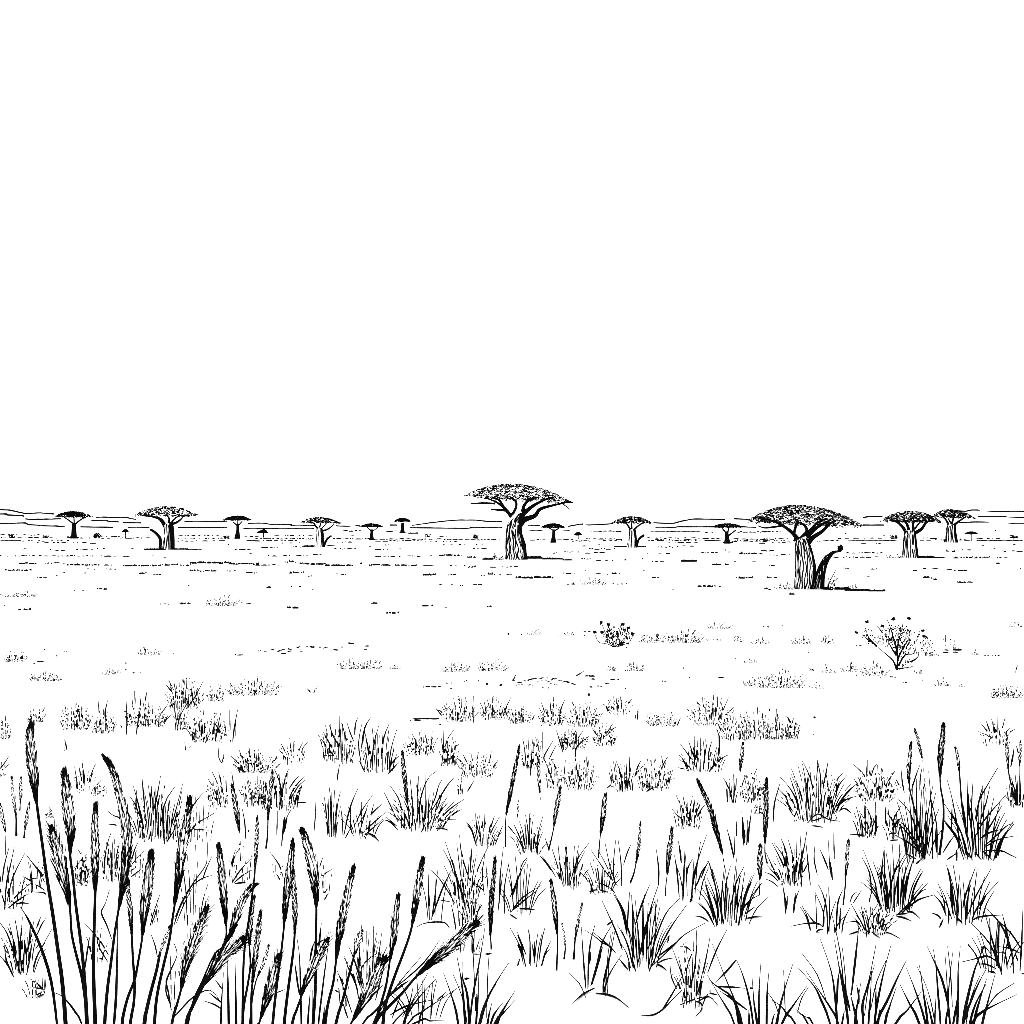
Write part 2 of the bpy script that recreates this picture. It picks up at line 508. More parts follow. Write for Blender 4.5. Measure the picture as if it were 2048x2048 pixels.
# far strips and specks of low grass that nobody could count, plus tree shadows as strips
def low_grass_and_shadows():
    mb = MB()
    rnd = random.Random(77)
    def strip(sh, y, x0, x1, th, fill):
        x = x0
        while x < x1:
            ln = (7 + rnd.random() ** 2 * 46) if fill < .93 else (x1 - x0)
            xe = min(x + ln, x1)
            if xe - x > 4:
                yy = y + (rnd.random() - .5) * (6 if fill < .93 else 0)
                X0, Y0 = px(sh, x, yy)
                X1, _ = px(sh, xe, yy)
                Z = depth(Y0)
                ppm = Z / FOC
                r = max(th * S * (1.3 if th > 8 else 1.0), 2.9) * ppm * .66
                st = max(2, int((xe - x) / 14))
                P = []
                for i in range(st + 1):
                    p = ground(X0 + (X1 - X0) * i / st, Y0)
                    p.z = r * .6
                    p.y += (rnd.random() - .5) * r * 2
                    P.append(p)
                mb.tube(P, [r * (.7 + .5 * rnd.random()) * (.55 if i in (0, st) else 1) for i in range(st + 1)], 5, 0)
                if th > 8:
                    for _ in range(int((xe - x) / 9)):
                        p = ground(X0 + (X1 - X0) * rnd.random(), Y0)
                        e = p + Vector(((rnd.random() - .5) * 3 * ppm, 0, (3 + 4 * rnd.random()) * ppm))
                        mb.spindle(p, e, 1.2 * ppm, 0)
            x = xe + (0 if fill >= .93 else (5 + rnd.random() * 26) * (1 - fill) * 2.2)
    rows = {
     'A1': '487 0 130 5 .3;487 170 290 5 .7;508 0 430 5 .7;508 590 700 5 .6;531 0 160 6 1;531 160 520 4 .35;545 270 520 5 .4;547 540 730 6 .6;500 750 900 5 .5;512 750 900 5 .5;510 900 1130 6 .75;493 1315 1640 5 .6;512 1320 1660 5 .5;531 1320 1670 4 .4;500 1810 1932 5 .6;531 1830 1932 6 1;'
           '590 165 200 6 .9;598 365 380 6 1;603 410 480 7 .7;597 565 655 6 .8;591 680 790 6 .5;590 975 990 6 1;598 1725 1865 6 .6;642 0 130 5 .3;642 140 690 8 .75;645 750 875 7 .7;650 905 965 6 1;698 140 270 10 .85;697 335 500 9 .6;712 500 740 11 .85;712 770 840 7 .8;717 915 1150 11 .85;712 1150 1420 9 .8;697 1410 1720 14 .9;704 1720 1932 11 .9;750 30 240 10 .75;740 640 700 6 .5;740 780 865 6 .6;755 1410 1610 9 .8;755 1685 1750 8 .7;768 1825 1910 8 .7;772 1030 1090 9 .7;780 1130 1195 8 .9;805 268 345 6 .7;765 468 482 8 1;770 622 640 7 1;790 415 424 7 1;650 1210 1235 6 .6;643 1128 1142 6 1;890 720 790 10 .8;900 548 556 9 1;902 610 618 6 1;865 1396 1405 7 1;1000 1190 1275 8 .5;998 1330 1420 9 .8;1010 22 52 8 .6;1042 132 232 9 .7;998 1825 1880 8 .5;560 1690 1704 6 1;628 1850 1872 7 1',
     'A2': '493 140 175 6 1;493 220 430 5 .5;515 0 440 6 .75;531 0 320 5 .7;545 200 350 5 .2;515 580 850 6 .85;531 890 1240 6 .8;519 880 1240 6 .8;540 610 720 5 .5;520 1240 1500 7 .6;537 1260 1500 5 .4;522 1430 1830 8 .8;494 705 740 5 .5;500 1370 1440 6 .5;475 1138 1212 9 1;457 650 790 6 .8;460 975 1045 6 .8;562 960 1000 5 .5;560 1400 1560 6 .4;560 1640 1700 6 .4;591 590 750 6 .8;580 45 170 6 .5;575 280 345 6 .6;590 1620 1730 6 .7;597 890 985 6 .4;575 848 862 6 1;591 1070 1085 6 1;642 95 260 6 .4;640 300 400 8 .7;632 430 510 8 .6;650 890 1080 6 .6;645 1130 1230 6 .4;642 1300 1315 6 1;640 1365 1545 10 .85;652 1575 1640 9 .8;688 225 305 9 .9;704 330 520 12 .9;713 520 730 12 .9;710 0 185 8 .6;700 780 795 9 1;712 848 1005 11 .9;714 1040 1200 10 .8;717 1240 1330 6 1;715 1450 1565 6 .6;727 1580 1640 10 .9;724 1745 1910 6 .4;768 255 370 10 .8;795 395 425 8 .7;770 600 618 7 1;780 640 678 7 .8;783 1248 1345 12 .9;783 1435 1492 10 .8;788 1680 1710 8 .7;778 1730 1785 9 .7;785 1815 1910 7 .5;877 82 120 10 1;868 268 345 6 .3;895 424 434 7 1;858 1365 1392 7 1;860 1455 1560 8 .6;857 1620 1690 7 .5;1028 238 328 12 .6;995 862 922 9 .6;1012 1240 1325 11 .7;1021 1405 1435 8 .7;1020 1722 1790 9 .6;1068 980 1070 12 .7',
     'A3': '457 135 245 6 1;457 390 452 6 1;461 590 832 8 .9;465 1030 1425 6 1;472 1450 1530 6 .4;465 1690 1932 6 .9;412 160 180 5 1;523 150 270 6 .9;523 350 470 6 .8;531 460 600 5 .9;517 560 840 6 .7;531 690 850 5 .6;511 1020 1430 6 .5;523 1080 1420 5 .5;531 1025 1430 6 .7;517 1430 1575 6 .9;531 1440 1575 6 1;545 1180 1400 5 .3;519 1660 1932 8 .8;534 1650 1932 9 .75;552 1850 1932 5 .5;570 205 240 6 .5;568 535 570 6 .7;560 655 668 6 1;591 585 780 6 .6;575 770 870 6 1;577 1100 1210 6 .6;572 1240 1400 6 .3;620 320 350 6 .8;613 400 470 8 .9;614 498 520 7 1;620 555 705 6 .3;622 1100 1210 6 .5;628 1018 1028 6 1;617 1420 1560 7 .7;627 1700 1880 9 .9;597 1580 1604 6 .6;614 1620 1650 6 .6;605 1865 1932 6 .6;664 530 600 6 .9;676 640 775 8 .6;673 845 870 7 1;664 980 990 6 1;684 1055 1145 7 .5;683 1270 1390 13 .95;687 1665 1680 6 1;687 1798 1835 7 1;708 1500 1568 9 1;712 1595 1628 9 .6;723 0 80 6 .3;754 988 1002 7 1;754 556 566 6 1;806 45 320 14 .88;783 0 14 7 1;772 395 485 8 .3;778 720 825 9 .6;772 640 690 6 .5;803 1055 1120 9 .6;806 1680 1810 10 .8;853 425 490 10 .7;850 760 870 7 .5;870 1395 1530 12 .8;872 1552 1568 7 1;895 1205 1220 7 1;890 1886 1920 9 .4',
     'A4': '463 0 130 6 .7;517 0 180 6 .6;530 0 230 6 .6;545 60 200 6 .5;531 390 560 6 .7;511 550 880 5 .4;531 620 995 6 .95;552 720 760 6 .6;552 830 870 8 .8;524 1160 1350 6 .6;511 1180 1290 5 .4;525 1430 1530 9 .7;531 1575 1932 7 .95;515 1580 1760 6 .4;478 600 615 6 1;494 885 900 6 1;455 1716 1730 6 1;495 1822 1888 6 .7;562 1620 1640 8 .7;560 1850 1870 6 1;590 1690 1730 6 .8;605 15 80 6 .7;637 45 200 8 .6;620 610 880 7 .6;652 590 855 6 .7;658 512 560 8 1;607 1355 1430 9 .7;597 1440 1560 6 .5;609 1770 1800 7 .7;607 1835 1932 8 .6;656 1405 1680 9 .85;656 1730 1815 8 .6;698 1725 1755 9 .8;715 38 82 8 .7;738 602 632 9 .7;739 795 840 6 .9;739 1180 1340 8 .3;750 1360 1510 10 .7;754 1105 1160 7 .4;740 1880 1910 7 .6;799 765 788 7 1;806 1185 1255 11 .9;818 1262 1285 9 1;841 1440 1555 9 .85;805 25 100 9 .6;890 0 50 6 .4;928 185 232 9 .7',
     'B1': '308 410 440 7 .8;367 245 260 7 1;351 275 335 8 .5;293 1285 1293 7 1;300 1745 1830 7 .3;262 328 350 7 .4;280 470 512 8 .5;432 980 1048 8 .4;362 928 942 9 1;408 930 938 9 1',
     'B2': '218 695 738 10 1;240 640 660 8 .6;233 815 862 7 .8;256 810 840 7 .7;272 20 85 7 .3;263 118 142 7 1;290 195 230 9 .6;148 1880 1888 14 1;537 1245 1390 8 .7;510 1420 1462 7 .6;552 1450 1464 7 1;495 1550 1575 7 .6;494 1656 1664 7 1;520 1716 1732 14 1;527 1815 1836 10 1;490 1910 1930 10 1;776 1175 1370 7 .95;785 1150 1250 7 .4;820 1368 1382 7 1',
     'B3': '458 558 632 9 .8;481 600 632 7 1;150 80 90 8 1;130 545 600 7 .5;158 550 560 8 1;545 240 290 7 .5;540 590 615 7 1;535 648 685 8 .8;516 706 736 8 1;484 745 820 8 .5;494 1130 1175 7 .3;470 1330 1338 8 1;470 1545 1610 8 .3;400 1288 1315 8 .6;601 580 594 16 1;553 854 862 7 1;530 105 190 7 .4;92 1880 1925 8 .5;330 1672 1680 8 1',
     'B4': '92 22 38 8 1;86 134 142 8 1;233 684 744 7 .4;286 328 336 7 1;465 935 980 7 .9;506 1035 1062 8 .6;494 1175 1183 7 1;265 1338 1375 8 1;265 1405 1472 12 1;285 1330 1460 7 .5;305 1640 1770 8 .4;768 366 386 9 .6;895 365 402 7 .4;455 680 715 7 .4;470 864 872 8 1;428 520 534 8 1',
    }
    for sh, s in rows.items():
        for q in s.split(';'):
            if q.strip():
                y, a, b, th, fl = [float(v) for v in q.split()]
                strip(sh, y, a, b, th, fl)
    # dark strips at the trunk feet: tree shadows laid in as matted grass
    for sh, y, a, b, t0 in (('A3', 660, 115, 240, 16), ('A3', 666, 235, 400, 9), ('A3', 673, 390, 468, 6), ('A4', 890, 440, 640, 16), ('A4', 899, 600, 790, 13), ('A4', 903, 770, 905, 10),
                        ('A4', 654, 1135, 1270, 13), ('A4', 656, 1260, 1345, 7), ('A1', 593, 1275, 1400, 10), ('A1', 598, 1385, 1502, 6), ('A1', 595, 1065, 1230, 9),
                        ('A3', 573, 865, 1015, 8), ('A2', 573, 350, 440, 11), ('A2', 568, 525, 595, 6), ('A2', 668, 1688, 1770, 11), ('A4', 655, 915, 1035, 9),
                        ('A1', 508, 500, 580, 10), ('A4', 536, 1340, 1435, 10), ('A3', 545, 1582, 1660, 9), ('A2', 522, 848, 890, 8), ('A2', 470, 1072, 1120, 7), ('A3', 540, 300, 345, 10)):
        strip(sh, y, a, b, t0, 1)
    o = mb.build('low_grass_and_shadows', [M_GRASS])
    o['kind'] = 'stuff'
    tag(o, 'short dark grass in broken streaks across the pale plain, with drawn-in tree shadows', 'grass')
low_grass_and_shadows()

# ================================================================== TREES
tree('A3', 'largest umbrella tree, mid plain, its thick swaying trunk parting into looped limbs',
     [(45, 665, 78), (42, 620, 70), (38, 560, 70), (26, 470, 52), (30, 410, 48), (50, 360, 40), (85, 318, 22)],
     [[(72, 410, 24), (110, 368, 22), (185, 340, 17), (225, 290, 14), (320, 262, 10), (400, 245, 7)],
      [(80, 345, 20), (140, 290, 16), (200, 250, 12), (270, 218, 8), (335, 200, 5)],
      [(92, 310, 14), (110, 255, 13), (160, 214, 10), (215, 205, 6)],
      [(30, 385, 24), (5, 340, 15), (-40, 285, 13), (-90, 245, 9), (-130, 225, 8), (-190, 205, 5)],
      [(8, 345, 12), (42, 285, 11), (45, 240, 10), (12, 213, 7), (-25, 215, 6)],
      [(-30, 302, 10), (-90, 296, 9), (-145, 294, 5)],
      [(-40, 285, 10), (-80, 225, 10), (-135, 203, 8)],
      [(-110, 250, 9), (-200, 245, 8), (-295, 250, 6)],
      [(380, 245, 7), (440, 238, 8), (468, 245, 5)], [(380, 245, 5), (425, 275, 5), (445, 293, 4)]],
     (-342, 462, 192, 240, 103, 50), chips=1.0)
tree('A4', 'nearest umbrella tree, right of centre, with a leafless second stem leaning right at its foot',
     [(292, 884, 60), (300, 820, 66), (306, 720, 68), (296, 620, 56), (282, 545, 46), (268, 508, 40)],
     [[(262, 528, 20), (215, 470, 15), (150, 420, 12), (90, 388, 10), (10, 365, 7), (-75, 352, 5)],
      [(222, 480, 12), (235, 420, 11), (250, 388, 11), (240, 365, 7)],
      [(270, 512, 15), (318, 455, 13), (300, 412, 10), (265, 392, 8)],
      [(315, 560, 22), (370, 500, 18), (440, 455, 14), (500, 398, 10), (545, 380, 6)],
      [(320, 500, 16), (390, 430, 13), (460, 388, 10), (495, 372, 6)],
      [(320, 470, 10), (360, 430, 10), (420, 380, 8), (470, 366, 5)],
      [(130, 415, 9), (60, 425, 8), (0, 430, 6), (-45, 415, 5)],
      [(10, 365, 6), (-40, 385, 6), (-60, 400, 5)]],
     (-118, 728, 375, 418, 260, 285),
     [(390, 882, 48), (408, 800, 31), (436, 705, 22), (472, 640, 18), (510, 606, 13), (548, 598, 13), (562, 578, 13), (548, 562, 11)], chips=1.0)
tree('A4', 'stout umbrella tree behind the nearest one to its right, its crown touching the next crown',
     [(1085, 656, 52), (1083, 560, 42), (1082, 490, 36), (1085, 450, 32)],
     [[(1065, 480, 15), (1040, 430, 13), (1000, 388, 10), (950, 372, 7)], [(1082, 460, 14), (1070, 400, 11), (1050, 372, 7)],
      [(1110, 460, 14), (1112, 390, 10), (1150, 370, 7)], [(1110, 475, 16), (1165, 440, 13), (1200, 388, 9), (1245, 372, 6)], [(1120, 440, 8), (1160, 385, 7), (1200, 368, 5)]],
     (875, 1318, 378, 388, 303, 1090), chips=1.1, ribs=18)
tree('A4', 'umbrella tree with pale narrow trunk, crown touching its stout left neighbour, by right hills',
     [(1392, 540, 38), (1386, 450, 28), (1394, 408, 24)],
     [[(1384, 430, 12), (1355, 372, 8), (1325, 342, 6)], [(1402, 420, 13), (1440, 385, 9), (1490, 350, 6)], [(1395, 410, 10), (1400, 350, 7)], [(1400, 410, 8), (1370, 360, 6)]],
     (1258, 1562, 345, 358, 291, 1390), chips=1.3, ribs=13)
tree('A1', 'umbrella tree left of centre with a bare dead branch beside its forked trunk',
     [(1246, 592, 38), (1252, 500, 30), (1250, 430, 28), (1244, 398, 24)],
     [[(1228, 420, 18), (1190, 368, 14), (1130, 348, 8), (1050, 340, 5)], [(1250, 410, 13), (1258, 365, 9), (1245, 340, 6)],
      [(1270, 405, 12), (1320, 382, 9), (1355, 345, 6)], [(1265, 400, 9), (1320, 345, 7), (1400, 338, 5)]],
     (1003, 1478, 338, 340, 268, 1240), [(1188, 590, 13), (1190, 512, 13), (1158, 468, 11), (1118, 440, 10)], chips=1.1, ribs=12)
tree('A3', 'medium umbrella tree just right of the largest one, dead stub curving up beside its trunk',
     [(903, 577, 33), (908, 490, 22), (905, 440, 15)],
     [[(903, 460, 10), (870, 405, 7), (835, 380, 5)], [(912, 455, 10), (950, 418, 7), (1000, 388, 5)], [(905, 440, 8), (905, 385, 5)]],
     (757, 1065, 392, 395, 343, 910), [(942, 572, 11), (952, 525, 9), (972, 500, 10), (998, 484, 10)], chips=1.2, ribs=8)
tree('A2', 'medium umbrella tree with a two-tone trunk and short slanting stub, left of the largest tree',
     [(476, 572, 28), (480, 480, 22), (470, 432, 17)],
     [[(468, 440, 10), (440, 400, 7), (415, 385, 5)], [(485, 455, 9), (540, 440, 7), (590, 400, 5)], [(475, 440, 8), (490, 385, 5)], [(485, 445, 6), (530, 395, 5)]],
     (335, 640, 392, 394, 350, 480), [(510, 568, 11), (535, 515, 9), (570, 488, 7)], chips=1.3, ribs=8)
tree('A1', 'far umbrella tree nearest the left edge, dark trunk with a flared foot',
     [(546, 510, 36), (548, 480, 20), (548, 430, 17), (550, 400, 16)],
     [[(548, 405, 8), (515, 375, 6), (480, 350, 5)], [(552, 405, 8), (600, 365, 6), (630, 352, 5)], [(550, 400, 6), (550, 350, 5)]],
     (410, 684, 347, 348, 306, 545), None, False, chips=1.25)
tree('A1', 'far umbrella tree with a solid black trunk, between the dead-branched tree and the two-tone trunk',
     [(1762, 512, 24), (1766, 450, 12), (1766, 410, 11)],
     [[(1765, 415, 7), (1735, 385, 5)], [(1768, 415, 7), (1805, 380, 5)], [(1766, 412, 6), (1768, 370, 4)]],
     (1652, 1867, 372, 372, 338, 1768), None, False, chips=1.7)
tree('A2', 'far umbrella tree with thin trunk and two spread branches, second left of the largest',
     [(866, 523, 20), (866, 470, 11), (866, 440, 9)],
     [[(865, 455, 5), (830, 422, 4)], [(868, 460, 5), (915, 425, 4)]],
     (778, 952, 420, 422, 396, 868), None, False, chips=1.9)
tree('A2', 'far dark umbrella tree standing highest on the skyline left of the largest trunk',
     [(1095, 471, 20), (1096, 420, 12), (1097, 390, 12)], [], (1030, 1160, 382, 382, 356, 1096), None, False, chips=2.2)
tree('A3', 'far umbrella tree standing just right of the largest tree trunk',
     [(322, 541, 24), (324, 480, 12), (325, 440, 11)],
     [[(324, 450, 6), (290, 430, 5)], [(326, 455, 7), (365, 432, 5)]], (228, 410, 426, 428, 396, 325), None, False, chips=1.6)
tree('A3', 'far umbrella tree with twin-lined thin trunk, just left of the nearest umbrella tree',
     [(1615, 548, 26), (1612, 490, 15), (1610, 455, 13)],
     [[(1608, 470, 7), (1575, 430, 5)], [(1618, 470, 7), (1630, 430, 5)], [(1622, 490, 7), (1680, 445, 5)]],
     (1498, 1742, 426, 426, 396, 1612), None, False, chips=1.5)
small_tree('A1', 'tiny tree with a dark head on a thin stem, left of the dead branch', 932, 508, 905, 952, 450, 20)
small_tree('A2', 'tiny flat-topped tree between the black-trunked tree and the two-tone trunk', 62, 503, 12, 95, 455, 22)
small_tree('A3', 'tiny dark tree with a cup-shaped head between two trees right of centre', 507, 517, 476, 535, 472, 22)
small_tree('A4', 'tiny mushroom-shaped tree with a black cap near the right edge', 1541, 528, 1493, 1592, 466, 18)
small_tree('A4', 'faint tiny tree nearest the right edge of the plain', 1859, 530, 1830, 1886, 499, 9)
for sh, lab, x, y, w, h in (
        ('A1', 'small round bush nearest the left edge, beyond the plain edge', 85, 500, 40, 24),
        ('A1', 'small dark bush left of the flared-foot tree at the left', 340, 508, 38, 24),
        ('A1', 'spiky dark bush right of the flared-foot tree at the left', 720, 510, 46, 40),
        ('A1', 'open little bush at the left foot of the black-trunked tree', 1680, 516, 44, 30),
        ('A2', 'pale-centred bush left of the largest tree, below the skyline tree', 1287, 502, 48, 26),
        ('A2', 'compact black bush close on the left of the largest trunk', 1640, 512, 40, 34),
        ('A4', 'slanting bush on the left side of the stout right-hand tree', 965, 514, 52, 30)):
    far_bush(sh, lab, x, y, w, h)

# ================================================================== GRASS TUFTS
GF = 'grass tufts standing close to the viewer'
GM = 'grass tufts across the middle of the plain'
GS = 'small faint tufts farther out'
def small(sh, label, box, n, ex='', w=2.2, rootw=.8, hmin=.3):
    tuft(sh, label, box, round(n * 1.25), w, ex, rootw, group=GS, hmin=hmin)
def mid(sh, label, box, n, ex='', w=2.6, rootw=.72):
    tuft(sh, label, box, n, w, ex, rootw, group=GM)
def near(sh, label, box, n, ex='', w=3.2, rootw=.5):
    tuft(sh, label, box, n, w, ex, rootw, group=GF)

# --- at the feet of the trees and on the open plain
small('A1', 'low tuft at the left foot of the tree with the dead branch', (1075, 1180, 594, 562), 12)
small('A2', 'spiky tuft at the left foot of the largest tree', (1735, 1860, 668, 600), 22)
small('A4', 'tuft at the left foot of the nearest umbrella tree', (65, 238, 888, 822), 26)
small('A4', 'upright wispy weed to the right of the bare second stem', (460, 555, 895, 735), 12, '480,880 490,830 535,745; 490,890 510,840 555,800; 475,880 482,800', 2.0, .3)
small('A4', 'sparse tuft over the dark streak right of the nearest tree', (620, 705, 892, 828), 5)
small('A4', 'tuft at the left foot of the stout right-hand tree', (915, 1040, 658, 612), 20)
small('A3', 'pale stippled tuft below the medium tree with the curving stub', (515, 720, 858, 785), 26)
small('A1', 'pale stippled tuft below the tree with the dead branch', (1505, 1800, 1012, 915), 44)
small('A1', 'ragged tuft near the left edge below the far trees', (12, 290, 945, 890), 30)
small('B3', 'small thin tuft left of the round budding shrub, outer one', (118, 245, 146, 92), 10)
small('B3', 'small thin tuft next to the round budding shrub on its left', (343, 500, 152, 103), 13)
small('B3', 'long low tuft touching the round budding shrub on its right', (950, 1160, 205, 115), 24)
small('B3', 'taller middle tuft in the row right of the round budding shrub', (1140, 1445, 206, 82), 36)
small('B3', 'little tuft ending the row right of the round budding shrub', (1455, 1580, 192, 145), 10)
small('B3', 'small tuft above the row right of the round budding shrub', (1452, 1662, 102, 42), 16)
small('B3', 'small tuft half way between the two shrubs, left one', (1655, 1748, 202, 138), 13)
small('B3', 'small tuft half way between the two shrubs, with a lone stroke at its left', (1785, 1965, 216, 160), 14)
small('B4', 'small tuft between the two shrubs, third from the budding shrub', (192, 372, 216, 148), 14)
small('B4', 'small tuft nearest the branching shrub on its upper left', (408, 528, 217, 138), 17)
small('B4', 'tiny tuft left of the pair by the branching shrub', (320, 386, 417, 362), 9)
small('B4', 'small squat tuft second in the line leading to the branching shrub', (420, 518, 433, 362), 14)
small('B4', 'bushy tuft third in the line leading to the branching shrub', (562, 700, 427, 338), 26)
small('B4', 'bushy tuft close by the foot of the branching shrub on its left', (698, 940, 452, 334), 42)
small('B4', 'low tuft right against the branching shrub on its right side', (1185, 1320, 306, 238), 16)
small('B4', 'two thin blades on the flat stroke right of the branching shrub', (1335, 1450, 262, 145), 4, '1350,205 1350,145; 1385,200 1392,175; 1410,250 1408,220; 1340,190 1335,175')
small('B4', 'small slanting tuft far right of the branching shrub', (1525, 1605, 295, 238), 8)
small('B4', 'tiny tuft under the branching shrub on its right', (1130, 1178, 437, 388), 7)
small('B4', 'small wind-blown tuft below right of the branching shrub', (1258, 1400, 527, 462), 14)
small('B4', 'tiny sparse tuft next to the wind-blown one below the branching shrub', (1440, 1495, 532, 493), 6)
small('B4', 'wide bushy tuft at the right edge below the branching shrub', (1662, 1945, 620, 485), 42)
small('B4', 'small tuft at the right edge level with the shrub flowers', (1805, 1935, 90, 40), 11)
small('B4', 'lone short blade near the right edge above the bushy tuft', (1865, 1890, 430, 372), 1, '1872,428 1876,400 1886,375')
small('B3', 'small faint tuft left of the two under the budding shrub', (700, 805, 418, 355), 14)
small('B3', 'rounder fan-shaped tuft right of the two under the budding shrub', (835, 1010, 418, 325), 32)
small('B3', 'tiny low tuft between the two shrubs and below them', (1715, 1842, 354, 312), 12)
small('B3', 'narrow tuft joined to the left end of the bushy right-hand patch', (1725, 1835, 530, 452), 16)
small('B4', 'broad stippled tuft below left of the branching shrub', (-90, 335, 545, 395), 70)
small('B4', 'small tuft tailing off the broad stippled one to its right', (340, 455, 552, 488), 12)
small('B1', 'upper stippled tuft at the left edge, above the first row', (18, 210, 348, 240), 32)
small('B1', 'second stippled tuft from the left edge, a little lower', (205, 462, 492, 402), 40)
small('B1', 'small isolated tuft high on the left third of the plain', (1010, 1205, 300, 218), 26)
small('B1', 'sparse tuft under the small isolated one on the left', (745, 892, 442, 388), 12)
small('B2', 'spreading tuft between the left patch and the centre, middle distance', (-235, 205, 600, 440), 60)
small('B2', 'tiny V of two blades right of the spreading left tuft', (380, 470, 576, 528), 3, '412,575 385,545; 432,575 466,530')
small('B2', 'wide low tuft left of centre beneath the long flat mound', (600, 962, 402, 300), 46)
small('B2', 'little tuft at the right end of the wide low one', (995, 1080, 400, 355), 9)
small('B2', 'left tuft of the level pair at the centre', (1378, 1612, 422, 328), 36)
small('B2', 'right tuft of the level pair at the centre', (1635, 1892, 418, 318), 34)
small('B2', 'stroke-like blade at the lower left of the centre row', (1345, 1400, 760, 700), 0, '1400,745 1380,715 1345,702')
small('B1', 'little tuft right behind the tallest seed head at the left', (185, 335, 798, 678), 20, '315,720 332,685')
small('B1', 'ragged tuft cut by the left edge beside the tallest seed head', (-60, 92, 925, 728), 30)
small('B1', 'lone blade under the fan at the far left', (470, 505, 1010, 922), 1, '495,1005 488,960 478,925')
small('B1', 'lone blade pair left of the twin upright blades', (1368, 1420, 1018, 935), 2, '1380,1012 1372,940; 1400,1010 1415,970')
small('B1', 'hooked little blades right of the twin upright blades', (1620, 1668, 1105, 985), 1, '1650,1100 1662,1035; 1645,1098 1626,1060 1624,990')

# --- first dense row
mid('B1', 'fan of fine blades at the left of the first dense row', (432, 692, 858, 636), 42)
mid('B1', 'loose tuft with two strong upright blades, second in the dense row', (655, 870, 882, 690), 24, '740,800 728,640; 782,785 780,720 798,635; 845,815 815,760; 800,830 780,790; 755,880 748,850')
mid('B1', 'widest tuft in the left dense row, with tall upright spears', (890, 1275, 835, 640), 74, '936,895 940,760 933,605; 1008,905 1030,760 1045,690; 1003,660 998,562; 1045,680 1037,598; 1078,640 1088,575; 985,680 985,630; 905,840 895,815; 1105,830 1110,750; 1150,800 1250,660')
mid('B1', 'tall bushy tuft rising above the left dense row', (1215, 1535, 700, 462), 62, '1380,700 1440,620 1505,500; 1280,580 1230,515; 1290,560 1250,480; 1368,520 1364,465')
mid('B1', 'stippled tuft joined to the right of the tall bushy one', (1530, 1682, 645, 508), 34)
mid('B1', 'narrow forked tuft below the tall bushy one', (1282, 1405, 862, 640), 14, '1318,860 1335,760 1400,640; 1315,830 1298,720 1290,640; 1335,760 1334,680')
mid('B1', 'fan tuft right of the dense row with a crossing blade', (1380, 1692, 948, 690), 40, '1525,955 1560,880; 1600,940 1620,820 1640,725; 1480,910 1500,820 1470,760; 1660,880 1680,900; 1682,900 1668,800 1655,790; 1445,890 1400,838')
mid('B1', 'twin upright dark blades at the right end of the left dense row', (1700, 1772, 945, 700), 0, '1710,860 1706,705; 1727,942 1740,830 1765,702; 1750,905 1752,800; 1715,940 1705,925', 3.2)
mid('B2', 'centre row tuft with long upright blades, behind the ground stroke', (1375, 1665, 795, 595), 52, '1470,780 1420,700 1402,665; 1540,760 1520,690 1518,615; 1575,700 1565,610; 1625,800 1620,700 1624,598; 1390,750 1350,702')
mid('B2', 'round tuft to the right of the long-bladed centre one', (1650, 1912, 780, 600), 46, '1720,740 1668,645; 1850,720 1900,612')
mid('B3', 'small upright tuft at the left end of the centre-right row', (-30, 182, 808, 676), 30, '80,790 85,690; 30,770 10,700; 160,785 182,745')
mid('B3', 'open fan tuft with three tall blades in the centre-right row', (200, 420, 826, 640), 26, '308,760 295,625; 325,750 324,610; 365,810 380,700 410,628; 260,730 232,650; 270,760 205,735')
mid('B3', 'dense stippled tuft beside the open fan of the centre-right row', (400, 695, 832, 640), 66, '605,790 650,680; 480,690 458,640')
mid('B3', 'fan tuft standing alone above the centre-right row', (688, 915, 742, 596), 16, '745,735 715,680 688,665; 770,700 725,620; 780,680 768,605; 830,700 820,605; 865,690 910,615; 880,665 885,640; 805,690 808,635')
mid('B3', 'lone dotted stalk between the alone-standing fan and the low tuft', (930, 960, 778, 690), 1, '948,778 954,695; 934,770 932,740')
mid('B3', 'low ragged tuft right of the fan standing alone', (1000, 1270, 828, 700), 42, '1240,825 1268,762')
mid('B3', 'large bushy tuft with high spears, left half of the right-centre patch', (1322, 1670, 828, 600), 66, '1520,760 1540,680 1542,605; 1560,760 1590,690 1625,612; 1480,740 1440,680 1432,608; 1510,720 1500,640; 1625,725 1662,685; 1420,680 1380,630; 1330,715 1318,700')
mid('B3', 'low dense slanting tuft in front of the large bushy spears', (1545, 1800, 935, 720), 66, '1570,870 1545,805')
mid('B3', 'dense slanting tuft next in the right-centre patch', (1700, 1960, 930, 680), 66, '1835,760 1842,680')
mid('B4', 'pale end tuft of the right-centre patch with two thin spears', (-30, 295, 925, 735), 56, '38,720 48,690; 100,790 94,695; 130,920 120,880; 205,890 190,780 160,752')
mid('B4', 'open fan tuft high at the right with bent outer blades', (1598, 1868, 978, 750), 10, '1690,930 1660,895 1600,873; 1700,925 1650,850 1607,797; 1712,885 1706,820 1692,770; 1735,880 1735,750; 1755,968 1755,910; 1770,900 1775,830 1795,755; 1803,905 1803,870 1830,838; 1810,900 1830,870 1865,850; 1680,870 1653,790; 1758,910 1745,840')

